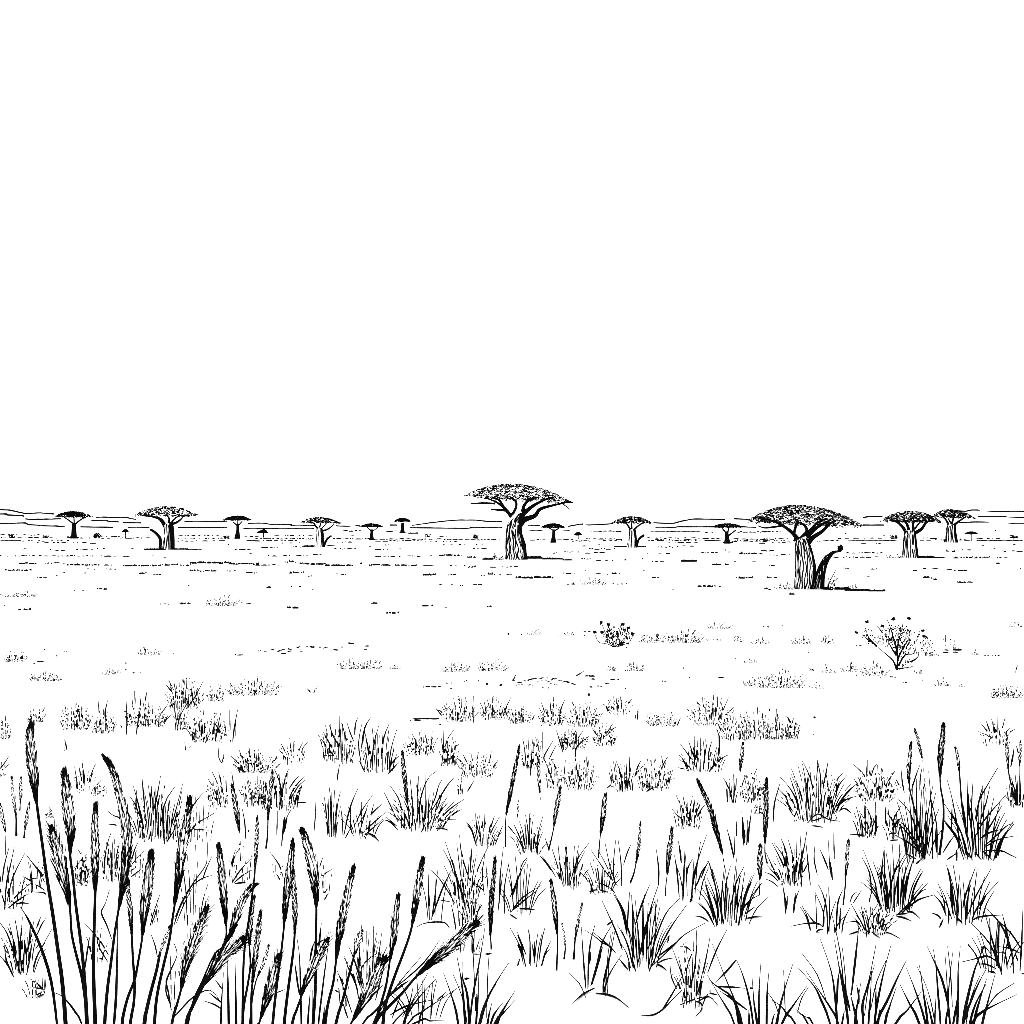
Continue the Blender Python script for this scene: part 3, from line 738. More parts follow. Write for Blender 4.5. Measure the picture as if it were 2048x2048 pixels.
# --- second rows
mid('C1', 'three outward blades cut by the left edge', (-80, 68, 495, 345), 4, '0,440 30,400 65,345; 0,462 30,435 66,404; 0,492 45,480')
mid('C1', 'small open tuft between the two left seed heads', (545, 715, 622, 398), 8, '578,595 570,520 553,420; 605,515 585,420; 622,585 625,490 613,420; 665,560 680,470 710,398; 655,545 690,470; 570,570 572,520; 560,500 545,515')
mid('C1', 'low tuft with one slanting blade beside the curved seed head', (668, 812, 645, 512), 14, '690,595 720,555 757,516; 672,628 690,600')
mid('C1', 'small dotted tuft beside the stem of the tallest seed head', (322, 412, 802, 715), 14)
mid('C1', 'large spiky tuft right of the curved seed head at the left', (940, 1425, 982, 560), 46, '1062,920 1030,720 988,565; 1065,900 1010,720 960,640; 1075,740 1062,600 1052,487; 1118,765 1120,650 1127,570; 1135,760 1165,640 1192,490; 1135,770 1138,640; 1172,940 1178,760; 1222,1000 1215,720 1305,562; 1250,940 1300,760 1357,545; 1285,860 1320,740 1350,600; 1240,980 1300,880; 1055,900 1010,720 1015,590; 1170,720 1185,630; 1222,585 1222,560; 1110,960 1125,880', 2.9)
mid('C1', 'spreading leafy tuft behind the seed head with long side blades', (1365, 1600, 1000, 600), 8, '1395,920 1450,850 1510,815 1590,768; 1400,800 1430,720 1480,650 1530,600; 1405,760 1430,700; 1440,890 1480,890 1550,895; 1400,920 1460,850', 2.8)
mid('C1', 'two bent side blades left of the curved seed head', (785, 900, 880, 750), 0, '895,830 880,800 840,785 798,752; 865,860 840,850 790,856')
mid('C1', 'fan tuft with long left blades, third from the curved seed head', (1520, 1705, 742, 452), 14, '1640,710 1590,590 1542,508; 1645,690 1610,540 1572,455; 1655,620 1640,540 1623,460; 1690,700 1680,540 1680,450; 1635,700 1580,640 1525,600; 1600,695 1540,650; 1735,560 1720,460')
mid('C1', 'bushy dark tuft at the left centre behind the spiky ones', (1715, 2090, 470, 290), 50, '1815,460 1770,395 1712,338; 1812,462 1718,392; 1820,440 1800,360 1775,292; 1840,440 1835,315; 1875,430 1855,340 1853,285; 1900,450 1905,330; 2040,400 2060,330', 2.7)
mid('C1', 'stippled lower tuft under the bushy left-centre one', (1770, 1990, 722, 470), 46, '1870,710 1860,600 1840,500')
mid('C1', 'single bent blade right of the small drooping seed head', (1795, 1830, 965, 720), 0, '1826,962 1820,840 1798,725; 1848,910 1845,890', 3)
mid('C2', 'small open fan left of the big twin tuft', (172, 395, 413, 205), 10, '232,370 205,330 175,290; 237,340 190,245; 272,395 265,300 256,210; 286,360 286,235; 310,350 330,290 355,240; 352,335 352,290 392,240; 345,395 370,350; 295,240 288,232')
mid('C2', 'left half of the big twin tuft, blades leaning left', (460, 775, 405, 90), 56, '610,370 540,280 465,180; 612,360 560,260 508,165; 620,260 580,190 547,97; 632,330 628,200 628,45; 668,270 665,190 648,105; 735,240 705,170 680,85; 740,190 745,110 763,55; 580,340 516,338; 560,330 520,260; 690,260 640,95', 2.8)
mid('C2', 'right half of the big twin tuft, blades leaning right', (765, 1070, 470, 110), 60, '790,400 770,250 795,100; 800,250 815,130 860,55; 850,360 835,260 815,160; 870,440 880,270 918,120; 945,320 960,200 1000,95; 993,440 1010,290 1053,145; 990,475 1030,430 1070,390; 1000,420 1035,370 1070,342; 815,462 775,380; 790,300 800,180', 2.8)
mid('C2', 'small fan tuft right of the big twin tuft', (1095, 1362, 345, 150), 24, '1195,320 1165,280 1100,256; 1200,290 1165,250 1138,197; 1210,270 1190,220 1162,168; 1240,240 1223,152; 1290,285 1275,220 1258,160; 1310,270 1318,158; 1338,240 1357,208')
mid('C2', 'narrow bushy stalk tuft with one right-bent tip', (1368, 1520, 422, 170), 18, '1385,418 1398,300 1402,150; 1405,405 1415,270 1440,200 1477,152; 1420,330 1450,250; 1395,300 1385,205; 1490,272 1515,255')
mid('C2', 'fan tuft right of centre row, even fine blades', (1488, 1808, 505, 305), 34, '1555,420 1530,380 1490,352; 1580,400 1545,330; 1610,440 1600,380 1595,320; 1640,430 1660,310; 1700,430 1725,318; 1742,400 1757,308; 1748,455 1780,410 1806,374')
mid('C2', 'tangled tuft with long right-leaning blades left of the twin tuft', (0, 375, 750, 450), 34, '195,690 195,590 170,500 145,445; 152,630 150,520; 205,600 225,500 248,440; 232,565 240,470; 250,590 290,530 325,493; 250,660 300,570 372,488; 270,655 320,570 372,522; 315,690 380,688; 262,700 330,650; 160,930 165,750; 180,745 195,600', 2.8)
mid('C2', 'stippled narrow tuft left of the tangled right-leaning one', (-10, 100, 700, 470), 22)
mid('C2', 'single dark lance of grass below the tangled tuft', (185, 270, 1015, 735), 0, '195,1012 205,920 230,810 268,740; 200,960 215,820 225,790; 212,920 240,800', 4)
mid('C2', 'lone thin straight blade left of the tall narrow tuft', (430, 455, 915, 685), 0, '436,912 445,800 450,685', 3)
near('C2', 'tall narrow tuft of a few upright blades at centre left', (495, 640, 950, 560), 8, '545,920 525,740 515,650; 568,945 562,780 560,660 547,552; 598,940 600,820 615,690 635,605; 580,940 585,760; 512,720 495,685; 570,760 560,690', 3)
near('C2', 'right-leaning tuft with a drooping tip, beside the tall narrow one', (635, 975, 965, 640), 12, '655,950 648,800 635,715; 660,930 690,780 725,670 765,583; 712,860 712,700; 740,860 800,740 873,635; 770,850 815,770 838,705; 780,930 795,850 830,745; 800,915 880,840 970,762; 670,955 712,875; 850,792 900,740 942,703; 812,930 940,820; 830,915 880,935 920,977; 805,945 845,915; 720,920 705,830', 2.9)
near('C2', 'large splayed tuft beneath the leaning seed head at centre', (945, 1555, 905, 560), 34, '1062,835 1005,710 955,605; 1092,745 1060,650 1000,560; 1088,880 1085,740; 1110,870 1110,740; 1163,905 1172,740 1162,610 1150,495; 1190,880 1212,760 1250,590 1295,500 1350,455; 1202,645 1208,570 1215,493; 1250,890 1265,740 1265,470; 1290,770 1340,650 1362,570 1387,523; 1300,770 1390,620 1440,545 1477,508; 1350,745 1390,630; 1340,840 1450,735 1552,665; 1345,840 1400,815 1493,813; 1350,800 1390,735 1435,693; 1345,880 1390,880 1432,893; 1060,890 1000,830 940,813; 1055,865 975,798; 1280,870 1330,770; 1235,910 1270,840; 1205,800 1225,690', 3)
near('C2', 'upright tuft left of the seed stalk that leans right at centre', (1565, 1845, 1025, 770), 26, '1645,1012 1610,890 1570,832; 1648,915 1638,768; 1690,880 1692,825; 1705,880 1706,773; 1730,935 1755,860 1780,785; 1735,960 1770,880 1817,798; 1785,1000 1810,930 1842,858; 1880,860 1930,920', 2.9)
mid('C2', 'pair of dotted short stalks under the even fine fan', (1500, 1550, 630, 495), 6, '1512,630 1515,500; 1530,570 1535,500')
mid('C2', 'short slanting dark blade under the even fine fan', (1575, 1625, 608, 525), 0, '1578,606 1600,570 1624,530', 3)
mid('C2', 'short dark blade under the left half of the twin tuft', (605, 690, 535, 400), 0, '608,530 615,470 628,405', 3.4)

mid('C3', 'stippled leaning tuft at the left of the centre-right group', (70, 260, 440, 170), 40, '120,430 110,320 102,235; 152,490 160,380 165,270; 215,360 205,260 190,203; 238,330 241,165; 75,280 70,255', 2.6)
mid('C3', 'looping tuft with crossed blades below the leaning stippled one', (245, 400, 585, 360), 26, '270,395 252,355 290,280 322,228; 290,370 315,320 345,258; 330,570 295,460 262,385; 362,540 335,420 300,370; 300,372 330,370', 2.6)
mid('C3', 'tall fan tuft high in the centre-right group', (340, 600, 300, 130), 26, '395,320 370,230 345,152; 410,250 410,140; 430,265 434,140; 455,255 475,190 495,138; 470,290 500,220 540,158; 490,390 488,290 530,240 592,192; 400,300 380,200', 2.7)
mid('C3', 'broad stippled tuft below the tall fan', (390, 655, 600, 350), 64, '402,555 402,470 412,370; 508,530 490,380; 560,560 570,345; 570,490 585,368; 495,470 487,360', 2.6)
mid('C3', 'right-leaning fan tuft beside the tall fan', (600, 810, 268, 95), 28, '700,200 735,150 770,93; 722,190 750,150 787,128; 725,245 755,220 780,208; 655,200 612,138; 665,180 665,128', 2.6)
mid('C3', 'left half of the double tuft right of centre, dark upright spears', (720, 935, 612, 345), 16, '835,605 825,480 785,368; 855,600 865,400; 865,580 870,420; 886,540 887,345; 908,600 915,520; 930,485 950,420 975,375; 718,582 755,550 797,508; 825,600 810,510', 2.9)
mid('C3', 'right half of the double tuft right of centre, bushy and low', (925, 1228, 605, 310), 56, '930,490 965,440 1000,408; 1097,490 1085,410 1087,332; 1120,470 1140,400 1175,345; 1140,495 1170,470 1212,448; 1150,518 1225,510; 1015,605 1040,588 1078,576; 985,580 1012,548', 2.7)
mid('C3', 'open fan tuft beside a dark bent blade, right of centre', (1245, 1628, 462, 225), 22, '1350,445 1310,400 1258,368; 1385,430 1330,340 1267,256; 1378,380 1350,300 1327,228; 1375,420 1370,300 1371,195; 1393,390 1393,225; 1412,345 1416,210; 1435,450 1450,330 1467,235; 1475,440 1478,320 1505,222; 1480,455 1520,390 1535,315; 1480,460 1540,390 1580,355 1626,333; 1300,440 1245,428; 1505,420 1555,375', 2.8)
mid('C3', 'single dark bent blade standing on the open fan tuft', (1530, 1560, 345, 140), 0, '1552,340 1555,260 1552,190 1533,145; 1545,345 1548,280', 4.6)
mid('C3', 'small round fan tuft left of the long leaning seed head', (1200, 1452, 888, 632), 20, '1277,885 1280,820 1240,780 1205,738; 1288,850 1285,740 1260,690 1237,635; 1303,730 1283,628; 1320,830 1318,752; 1333,865 1338,740 1357,635; 1363,770 1378,642; 1370,850 1385,770 1410,700; 1390,810 1415,750 1447,708; 1330,800 1333,755', 2.9)
mid('C3', 'narrow V-shaped tuft right of the small dark seed head', (1585, 1690, 692, 480), 5, '1655,690 1630,590 1587,508; 1662,690 1668,590 1662,478; 1675,600 1683,508; 1640,650 1650,600', 3.2)
mid('C3', 'stippled bushy tuft with a long right-bent blade', (1700, 1925, 692, 440), 52, '1710,655 1730,550 1757,480; 1775,600 1800,520 1838,428; 1880,600 1905,520', 2.6)
near('C3', 'small V of three blades below the narrow V-shaped tuft', (1605, 1690, 1108, 830), 0, '1664,1105 1640,990 1610,873; 1668,1080 1667,940; 1683,940 1683,828', 3.6)
near('C3', 'open V of two dark blades under the stippled bushy tuft', (1715, 1800, 1012, 735), 3, '1740,1012 1730,900 1723,752; 1757,1005 1775,880 1797,735; 1747,960 1743,890', 4)
mid('C3', 'faint stippled patch above the open V of dark blades', (1800, 1910, 775, 690), 22, '', 2.2)
near('C3', 'fan tuft left of the right-leaning seed stalk, bladed to both sides', (-5, 290, 1085, 780), 34, '110,1065 60,960 0,878; 105,1035 60,920 25,845; 118,1035 100,920 70,828; 140,1040 135,900 115,778; 160,1060 160,952; 208,1080 205,960 220,880 245,790; 200,1060 175,915; 75,1189 100,1130 130,1100; 225,1085 270,1140 300,1189; 290,1040 260,950', 3)

# --- D rows
near('D1', 'splayed tuft at the left edge with strong right-slanting blades', (-60, 250, 445, 60), 8, '35,395 50,240 80,100 105,-20; 15,240 30,120 65,-15; 50,390 90,210 183,25; 60,412 130,330 240,238; 60,430 130,375 210,325; 130,400 160,392 212,400; 32,445 40,330; 0,240 5,190; 115,400 160,390; 50,330 90,230', 3.4)
near('D1', 'drooping leaf blades bent over the tallest stem at the left', (170, 345, 330, 30), 6, '330,240 290,160 250,110 195,38; 340,330 310,315 210,312; 330,300 290,270 255,255; 280,215 235,212; 240,235 210,220 172,197; 320,200 290,150', 2.8)
near('D1', 'upright leafy tuft at the lower left edge', (-10, 345, 935, 520), 16, '155,930 100,760 50,620 0,545; 140,930 140,720 125,600 108,508; 155,900 150,680 165,500; 195,800 182,700 175,600; 205,760 220,640 222,530; 195,930 220,800 240,660; 100,945 60,860 0,790; 90,920 45,820 32,708; 245,910 265,820 300,740 385,588; 275,630 305,560 340,508; 268,585 300,500; 110,700 55,575; 260,740 290,690', 3.4)
near('D1', 'little twiggy tuft low at the left, blades lying left', (155, 340, 1105, 940), 6, '330,1065 300,1030 158,1028; 318,1035 280,1000 225,960; 331,1040 332,945; 318,1035 317,948; 330,1070 300,1085 262,1102; 270,1080 300,1060', 2.9)
near('D1', 'long bent grass leaf low at the left before the tallest stem', (150, 425, 1293, 425), 0, '420,1293 375,970 300,725 215,535 185,480 150,425', 5.2)
near('D1', 'slanting grass leaf crossing stems at the lower left', (395, 610, 1293, 1055), 0, '605,1293 560,1210 510,1140 455,1085 400,1062', 4.2)
mid('D1', 'bent drooping tuft between the first stems, blades to the left', (540, 680, 270, -10), 18, '655,180 630,90 575,-10; 545,160 575,110 610,68; 645,265 570,238; 645,235 580,218; 650,215 590,188; 560,215 570,190', 2.5)
mid('D1', 'fine upright tuft seen between two left seed heads', (735, 900, 250, -120), 24, '772,220 775,80 800,-60 825,-130; 832,240 828,60 840,-95; 855,160 865,40 885,-50; 815,200 820,0', 2.6)
mid('D1', 'right-leaning tuft behind the curved left seed head', (935, 1075, 210, -60), 6, '955,140 1000,80 1070,8; 965,160 1020,120; 970,205 1045,145; 975,90 1000,0 1022,-50; 985,190 1030,160', 2.6)
near('D1', 'thin bent leaf with a sharp kink between the left stems', (745, 835, 670, 290), 0, '828,665 790,560 750,468 780,400 812,295', 3.2)
near('D1', 'grass leaf slanting up left across the straight left stem', (615, 815, 850, 540), 6, '805,785 750,690 690,615 620,545; 800,830 740,730 720,660; 765,810 735,805', 3.4)
near('D1', 'thin upright leaf next to the straight left stem', (630, 670, 900, 635), 0, '630,890 650,740 668,640', 3.2)
near('D1', 'upright dark leaf ending between two left stems', (860, 880, 1293, 480), 0, '845,1293 860,1080 868,760 872,480', 5.5)
near('D1', 'short bent leaf among the centre-left stems', (1115, 1175, 800, 630), 0, '1168,795 1150,710 1122,632', 3)
near('D1', 'kinked leaf with a forked foot among the centre-left stems', (1225, 1325, 1200, 690), 2, '1272,1195 1250,1060 1235,980 1270,890 1315,780 1290,690; 1262,1150 1230,1050 1235,950', 3.4)
near('D1', 'bundle of long leaves rising beside the slanting seed head', (1280, 1580, 565, -60), 8, '1292,560 1340,420 1430,262; 1310,545 1370,400 1440,260; 1300,500 1350,390 1430,255 1520,130 1538,60 1540,-55; 1505,225 1530,150 1575,45; 1430,265 1500,215 1575,190; 1320,450 1400,290', 2.9)
near('D1', 'short curved leaf beside the fat left seed head', (1110, 1190, 580, 325), 4, '1112,575 1140,470 1188,330; 1125,560 1175,400', 2.6)
near('D1', 'kinked leaf at the foot of the drooping seed heads', (1270, 1660, 1293, 1040), 0, '1280,1255 1340,1190 1440,1090 1560,1042 1640,1130; 1645,1185 1590,1150 1518,1125; 1650,1035 1600,968; 1650,1140 1550,1060', 3.6)
near('D1', 'three bare upright stems left of the drooping seed heads', (1630, 1760, 1293, 785), 0, '1637,1293 1645,1100 1660,910; 1697,1293 1692,1000 1690,815; 1750,1293 1748,1040 1745,790; 1755,1293 1752,950', 5)
mid('D1', 'small fan of leaves behind the right-bent drooping head', (1690, 1900, 250, -60), 8, '1725,245 1780,160 1880,48; 1735,245 1800,190 1875,148; 1700,215 1715,110 1750,0; 1745,250 1830,240; 1715,180 1740,60 1785,-20', 2.7)

near('D2', 'short bent side leaf beside the tall centre-left seed head', (105, 215, 220, 10), 3, '205,200 175,110 108,15; 185,225 160,180', 2.7)
near('D2', 'two small leaf strokes right of the tall curved centre seed head', (475, 575, 380, 50), 4, '480,130 505,55; 485,205 520,175 570,145; 510,325 542,285; 510,375 545,320', 2.6)
near('D2', 'small side twig on the lower stem at centre left', (150, 225, 1130, 955), 0, '160,1062 190,1050 220,1038', 3)
near('D2', 'upright leaf blades under the narrow dark seed head', (290, 350, 1293, 660), 0, '343,1293 338,1080 330,800 312,662; 330,1080 310,940 295,830', 4)
near('D2', 'leaf blades gathered round the straight centre stem', (385, 560, 1293, 540), 0, '390,1293 400,1150 410,1040; 432,1293 428,1040; 470,1293 495,1070 530,800 553,645; 405,830 420,740 442,680; 473,725 480,640 493,540; 440,780 465,700 530,660; 500,1293 520,1150', 4.4)
near('D2', 'crossing thin leaves left of the small pointed seed head', (590, 720, 1220, 870), 4, '722,1215 670,1060 608,890; 690,1250 650,1130; 660,1000 615,920; 620,1060 590,1040', 2.9)
near('D2', 'tangle of thin leaves between the two centre seed heads', (660, 985, 1040, 565), 16, '770,1110 750,1000 690,870 665,790; 800,1030 745,840 695,715; 805,1010 775,850 770,760; 780,905 820,830 915,762; 875,910 876,740 880,568; 885,900 920,760 940,620; 915,870 980,725; 780,1010 750,900; 895,1120 960,870', 2.9)
near('D2', 'long slanting leaves springing under the diagonal seed head', (790, 1375, 1293, 665), 0, '800,1293 880,1210 1000,1085 1100,950 1235,795; 1000,1085 1090,1010 1150,968; 1060,1010 1250,840 1370,672; 880,1293 930,1200 1010,1060', 4.2)
near('D2', 'fan of leaves at the bottom, right of the diagonal seed head', (960, 1540, 1293, 900), 10, '1105,1293 1180,1150 1270,1040 1345,960; 1115,1280 1150,1170 1240,1030; 1105,1270 1165,1130 1285,915; 1095,1240 1150,1130 1175,1010; 1135,1293 1230,1210 1350,1130 1530,1010; 1215,1293 1250,1170 1300,1010; 1000,1230 1100,1170 1200,1140 1320,1115; 1180,1290 1300,1272 1432,1272; 1040,1270 1160,1170; 1020,1250 1080,1090; 1350,1120 1430,1050', 3.7)
near('D2', 'tall bladed clump at the bottom centre, widest blade at its right', (1400, 1945, 1293, 580), 3, '1508,1293 1470,1120 1400,915; 1560,1293 1548,1100 1530,950 1500,790; 1590,1293 1575,1080 1540,950 1540,830; 1597,1293 1620,1080 1655,900 1690,700 1707,582; 1640,1293 1655,1100 1662,900; 1665,1293 1720,1120 1800,970 1892,830; 1730,1293 1760,1140; 1800,1293 1850,1180 1935,1045; 1670,1293 1730,1100 1790,1000; 1750,1293 1790,1200 1840,1140; 1780,1293 1830,1230 1930,1120; 1555,960 1595,955; 1640,1200 1645,1070', 5)
near('D2', 'tuft with arched base leaf beside the tall pointed seed head', (1190, 1475, 590, 140), 3, '1297,525 1290,340 1290,182; 1310,520 1335,350 1357,150; 1315,500 1390,290 1465,140; 1490,405 1430,300 1360,200 1295,142; 1495,605 1480,500 1458,405; 1445,580 1410,540 1330,535 1250,548 1195,575; 1300,420 1295,330; 1370,370 1450,385', 3.6)
near('D2', 'big dark-bladed tuft right of the tall pointed seed head', (1385, 1745, 445, -20), 34, '1485,345 1470,150 1395,-10; 1565,435 1500,200 1412,-65; 1580,420 1530,180 1508,35; 1600,235 1540,50 1520,-110; 1600,170 1607,50 1615,-40; 1600,325 1660,130 1735,-30; 1705,335 1690,180 1710,30; 1730,300 1715,100; 1695,300 1635,250; 1560,400 1525,250; 1485,240 1478,90', 3.3)
near('D2', 'broken low stubble under the big dark-bladed tuft', (1500, 1715, 560, 380), 12, '1520,565 1512,450; 1543,575 1542,465; 1625,490 1640,400; 1640,480 1690,400', 2.8)
near('D2', 'stub tuft low beside the diagonal seed head tip', (1520, 1770, 780, 600), 2, '1612,770 1610,660; 1620,770 1630,600; 1640,750 1668,665; 1530,770 1528,700; 1550,750 1555,690; 1620,772 1680,775; 1710,775 1760,772', 3)
near('D3', 'sharp tuft with two long leaves to the right, left of centre right', (-110, 265, 490, 60), 14, '0,350 40,260 80,160 130,65; 15,355 60,220; 10,462 90,360 235,263; 20,450 100,380 200,303; 70,435 130,437 192,446; 0,480 55,515; -90,470 -70,300 -50,150; -40,480 -45,300 -10,100; -80,400 -75,200 -50,-20', 3.5)
near('D3', 'tuft of thin leaves left of the dark-headed short stalk', (0, 320, 870, 565), 6, '117,865 80,730 0,578; 120,780 55,612; 145,850 150,690 133,580; 180,845 182,680; 175,790 165,700; 215,835 235,680 262,570; 235,865 260,770 303,680; 55,865 72,810; 60,700 90,770', 3.5)
near('D3', 'upright tuft with dark middle blade right of the crooked fan', (310, 600, 295, -45), 36, '378,250 355,130 312,-10; 385,235 370,90 357,-45; 415,260 412,100 424,-30; 428,270 430,50; 445,260 480,130 520,40 587,-50; 490,140 560,5; 340,205 290,120 240,50; 475,300 480,120', 3)
near('D3', 'tuft with bent leaves and stippled foot, centre right', (520, 845, 335, 60), 44, '800,270 730,190 660,90 600,0; 770,240 720,120 655,0; 790,260 745,130 705,-60; 773,250 772,80 790,-100; 828,270 825,100 803,-80; 843,110 870,20 902,-45; 720,312 650,295 590,310; 755,290 700,260 630,240; 780,320 740,280; 600,330 610,250', 3.1)
near('D3', 'slim upright leaf right of the two short seed stalks', (1080, 1110, 262, -15), 0, '1103,262 1102,130 1085,-15', 4)
near('D3', 'tall tuft with strong right-leaning blade, right of the short stalks', (1220, 1475, 390, -100), 5, '1258,350 1240,150 1222,40; 1285,378 1292,200 1300,0; 1275,100 1268,20 1250,-75; 1310,235 1320,140 1357,70; 1345,370 1370,200 1400,70 1462,-110; 1370,290 1400,230 1425,160 1472,95; 1337,390 1360,340; 1350,330 1375,130', 4)
near('D3', 'largest leafy tuft at the bottom right of centre', (790, 1200, 890, 300), 30, '835,745 780,590 680,370; 865,620 830,450 765,320; 870,640 850,470 780,330; 872,600 880,450 890,310; 912,700 912,500 903,335; 918,800 915,600; 930,560 980,400 1037,263; 950,840 1000,640 1050,420 1103,262; 960,800 1010,560 1080,375; 1030,880 1050,760 1130,530 1190,430 1262,360; 1045,880 1150,660 1220,540 1312,412; 1020,740 1085,600; 1050,870 1210,720 1300,630 1450,545; 1090,800 1240,680; 1100,840 1150,815 1218,803; 1090,850 1130,865 1165,895; 755,722 690,690 640,650 560,597; 785,765 720,700 620,615; 888,903 880,830; 1080,570 1080,378; 877,890 812,810; 933,905 905,800; 1035,905 1052,860; 720,560 770,520; 1170,690 1185,635', 3.8)
near('D3', 'neat fan tuft with a flat leaf to each side, lower right', (1370, 1915, 578, 95), 24, '1545,560 1500,400 1440,192; 1515,525 1490,400 1448,250; 1552,490 1530,290 1480,100 1468,92; 1420,210 1445,140 1472,95; 1545,545 1535,285; 1575,555 1570,380 1595,112; 1615,485 1605,280 1640,120; 1640,430 1680,250 1742,122; 1665,490 1690,330 1715,190; 1695,570 1750,340 1818,175; 1720,520 1735,430 1790,370 1857,333; 1745,480 1825,420; 1755,510 1820,500 1910,500; 1520,570 1460,460 1387,390; 1475,530 1430,500 1375,492; 1590,550 1578,490', 3.6)
near('D3', 'two-part tuft on arched runners at the bottom centre right', (455, 885, 1175, 545), 3, '565,1040 548,850 530,572; 580,1035 585,850 600,680 635,548; 600,1015 650,840 690,680 760,558; 590,845 600,760; 692,1065 700,960 750,760 782,590; 705,1065 730,940 830,780; 610,1005 680,780; 635,1025 540,1075 460,1150; 635,1065 720,1075 800,1105 882,1172; 615,950 690,720; 700,1060 715,980', 3.8)
near('D3', 'leaning tuft with root-like curling runners, bottom right of centre', (1200, 1500, 1185, 700), 40, '1300,1000 1260,880 1205,730; 1240,1035 1200,950 1190,860; 1300,1110 1360,950 1380,800 1387,598; 1380,1110 1430,920 1465,760 1488,635; 1468,915 1530,750 1612,592; 1295,920 1330,820 1368,740; 1130,1190 1200,1080 1285,930; 975,1228 1060,1226 1130,1190 1210,1110 1280,1040; 1380,1125 1420,1140 1422,1190 1380,1240; 1260,1155 1380,1110 1480,1085; 1470,1060 1550,1080; 1345,750 1310,725 1262,720; 1320,1090 1360,930; 1400,1080 1440,870; 1390,1130 1480,1090 1545,1155', 3.4)
near('D3', 'clump with a kinked leaf and tall upright blades at the bottom', (1465, 1960, 1293, 820), 0, '1668,1293 1610,1170 1560,1090 1465,925; 1728,1293 1690,1160 1590,920 1505,700; 1700,1293 1660,1110 1530,1010 1480,960; 1760,1190 1650,1110 1560,1050; 1805,1293 1770,1080 1725,920 1682,815; 1682,815 1600,910 1520,990; 1780,1293 1775,1190; 1835,1293 1815,1150 1800,950; 1848,1293 1850,1060 1865,830; 1908,1293 1912,1060 1925,905; 1535,1015 1640,1020 1750,1030; 1780,1028 1805,1028; 1720,1293 1690,1170', 4.6)
near('D4', 'upright clump with crossed leaves left of the tall bottom clump', (0, 370, 1293, 840), 3, '100,1293 120,1170 160,1020 217,845; 135,1293 210,1170 318,1015; 235,1293 180,1230 130,1165 60,1117; 60,1293 82,1220; 325,1293 270,1220 222,1172; 365,1293 330,1250 290,1235; 90,1293 115,1180', 4.4)
near('D4', 'tall clump of dark straight blades at the bottom, left of two', (250, 1070, 1293, 560), 5, '490,1293 420,1110 370,1010 250,872; 555,1293 500,1180 420,1060 310,895; 545,1293 530,1100 500,900 420,665; 628,1293 605,1120 565,900 525,672; 545,1150 550,1000 560,900; 640,1200 600,1040 565,880; 650,1080 670,900 690,720 705,570; 672,1293 690,1160 722,975; 740,1293 735,1150 780,980 835,700; 775,1293 790,1100 800,900; 825,1293 850,1120 895,900 948,700; 840,1293 920,1120 1000,940 1060,822; 900,1293 930,1180 985,1020; 705,1150 700,1060 688,1005; 830,1200 835,1025; 690,1293 660,1150 640,1060; 850,1270 865,1175; 580,1293 600,1200', 5)
near('D4', 'tall clump of dark straight blades at the bottom, right of two', (975, 1880, 1293, 700), 5, '1155,1293 1085,1150 1010,998; 1205,1293 1140,1080 1057,870; 980,1293 1060,1200 1170,1055; 1220,1293 1190,1080 1155,850; 1312,1293 1295,1080 1280,880 1260,740; 1370,1170 1320,960 1212,715; 1385,1293 1372,1080 1405,760; 1405,1293 1440,1100 1442,900 1460,715; 1440,1293 1445,1150 1440,1000; 1480,1293 1510,1120 1570,880 1640,718; 1480,1293 1550,1090 1600,980 1655,880; 1530,1293 1580,1130 1650,1000; 1620,1293 1655,1160 1720,915; 1545,1290 1610,1210 1700,1160 1880,1075; 1272,1293 1280,1080; 1250,1293 1200,1080; 1355,1293 1365,1180; 1560,1293 1600,1130 1655,960', 5)
near('D4', 'dense tuft of bent leaves cut by the lower right edge', (1465, 1960, 925, 500), 14, '1770,930 1740,820 1690,640 1635,438; 1855,920 1840,760 1780,590 1700,480 1650,435; 1820,740 1805,600 1770,468; 1550,525 1600,500 1690,490 1780,485; 1740,870 1680,700 1540,545; 1730,830 1660,790 1590,805 1465,835; 1725,885 1650,852 1585,850; 1615,760 1640,718 1700,790; 1915,740 1830,610 1690,480; 1905,900 1918,700 1925,450; 1810,890 1795,770 1730,765; 1905,770 1830,735 1735,718; 1890,830 1870,770; 1720,912 1675,905; 1918,920 1932,915', 4)
near('D4', 'upright fan tuft with a kinked left leaf at the right', (1245, 1750, 560, 110), 14, '1425,485 1395,280 1357,110; 1436,565 1442,370 1458,175; 1395,430 1385,190; 1400,480 1402,270; 1478,435 1500,330 1572,130; 1507,518 1510,380 1540,250; 1515,490 1580,340 1690,140; 1545,550 1565,470 1640,350 1745,235; 1600,440 1650,345; 1350,480 1340,380 1305,278; 1355,490 1320,400 1265,335; 1315,510 1285,485 1245,470; 1305,578 1335,510; 1375,555 1370,440; 1470,540 1440,500', 3.8)
near('D4', 'tuft with a long flat leaf to its left, lower right', (200, 640, 625, 280), 6, '445,575 440,460 380,315; 472,630 470,460 440,330 400,250; 484,612 485,400 480,278; 435,570 400,545 300,548 203,568; 412,560 365,530 308,448; 540,605 550,400 585,300; 580,622 595,530 640,430; 390,612 410,598 440,592; 530,612 525,570; 560,590 570,430', 3.6)
near('D4', 'crooked-leaved spreading tuft next to the flat-leafed one', (625, 1012, 640, 400), 34, '755,605 720,530 645,395; 642,390 660,340 690,315; 660,400 725,300; 757,600 740,500 720,405; 770,610 785,510 850,400; 790,590 820,500 875,425; 820,590 880,520 940,480; 845,590 890,560 950,545; 890,610 940,620 1010,658; 800,612 865,658; 710,560 680,535 610,540; 700,605 630,628; 765,650 760,610', 3)
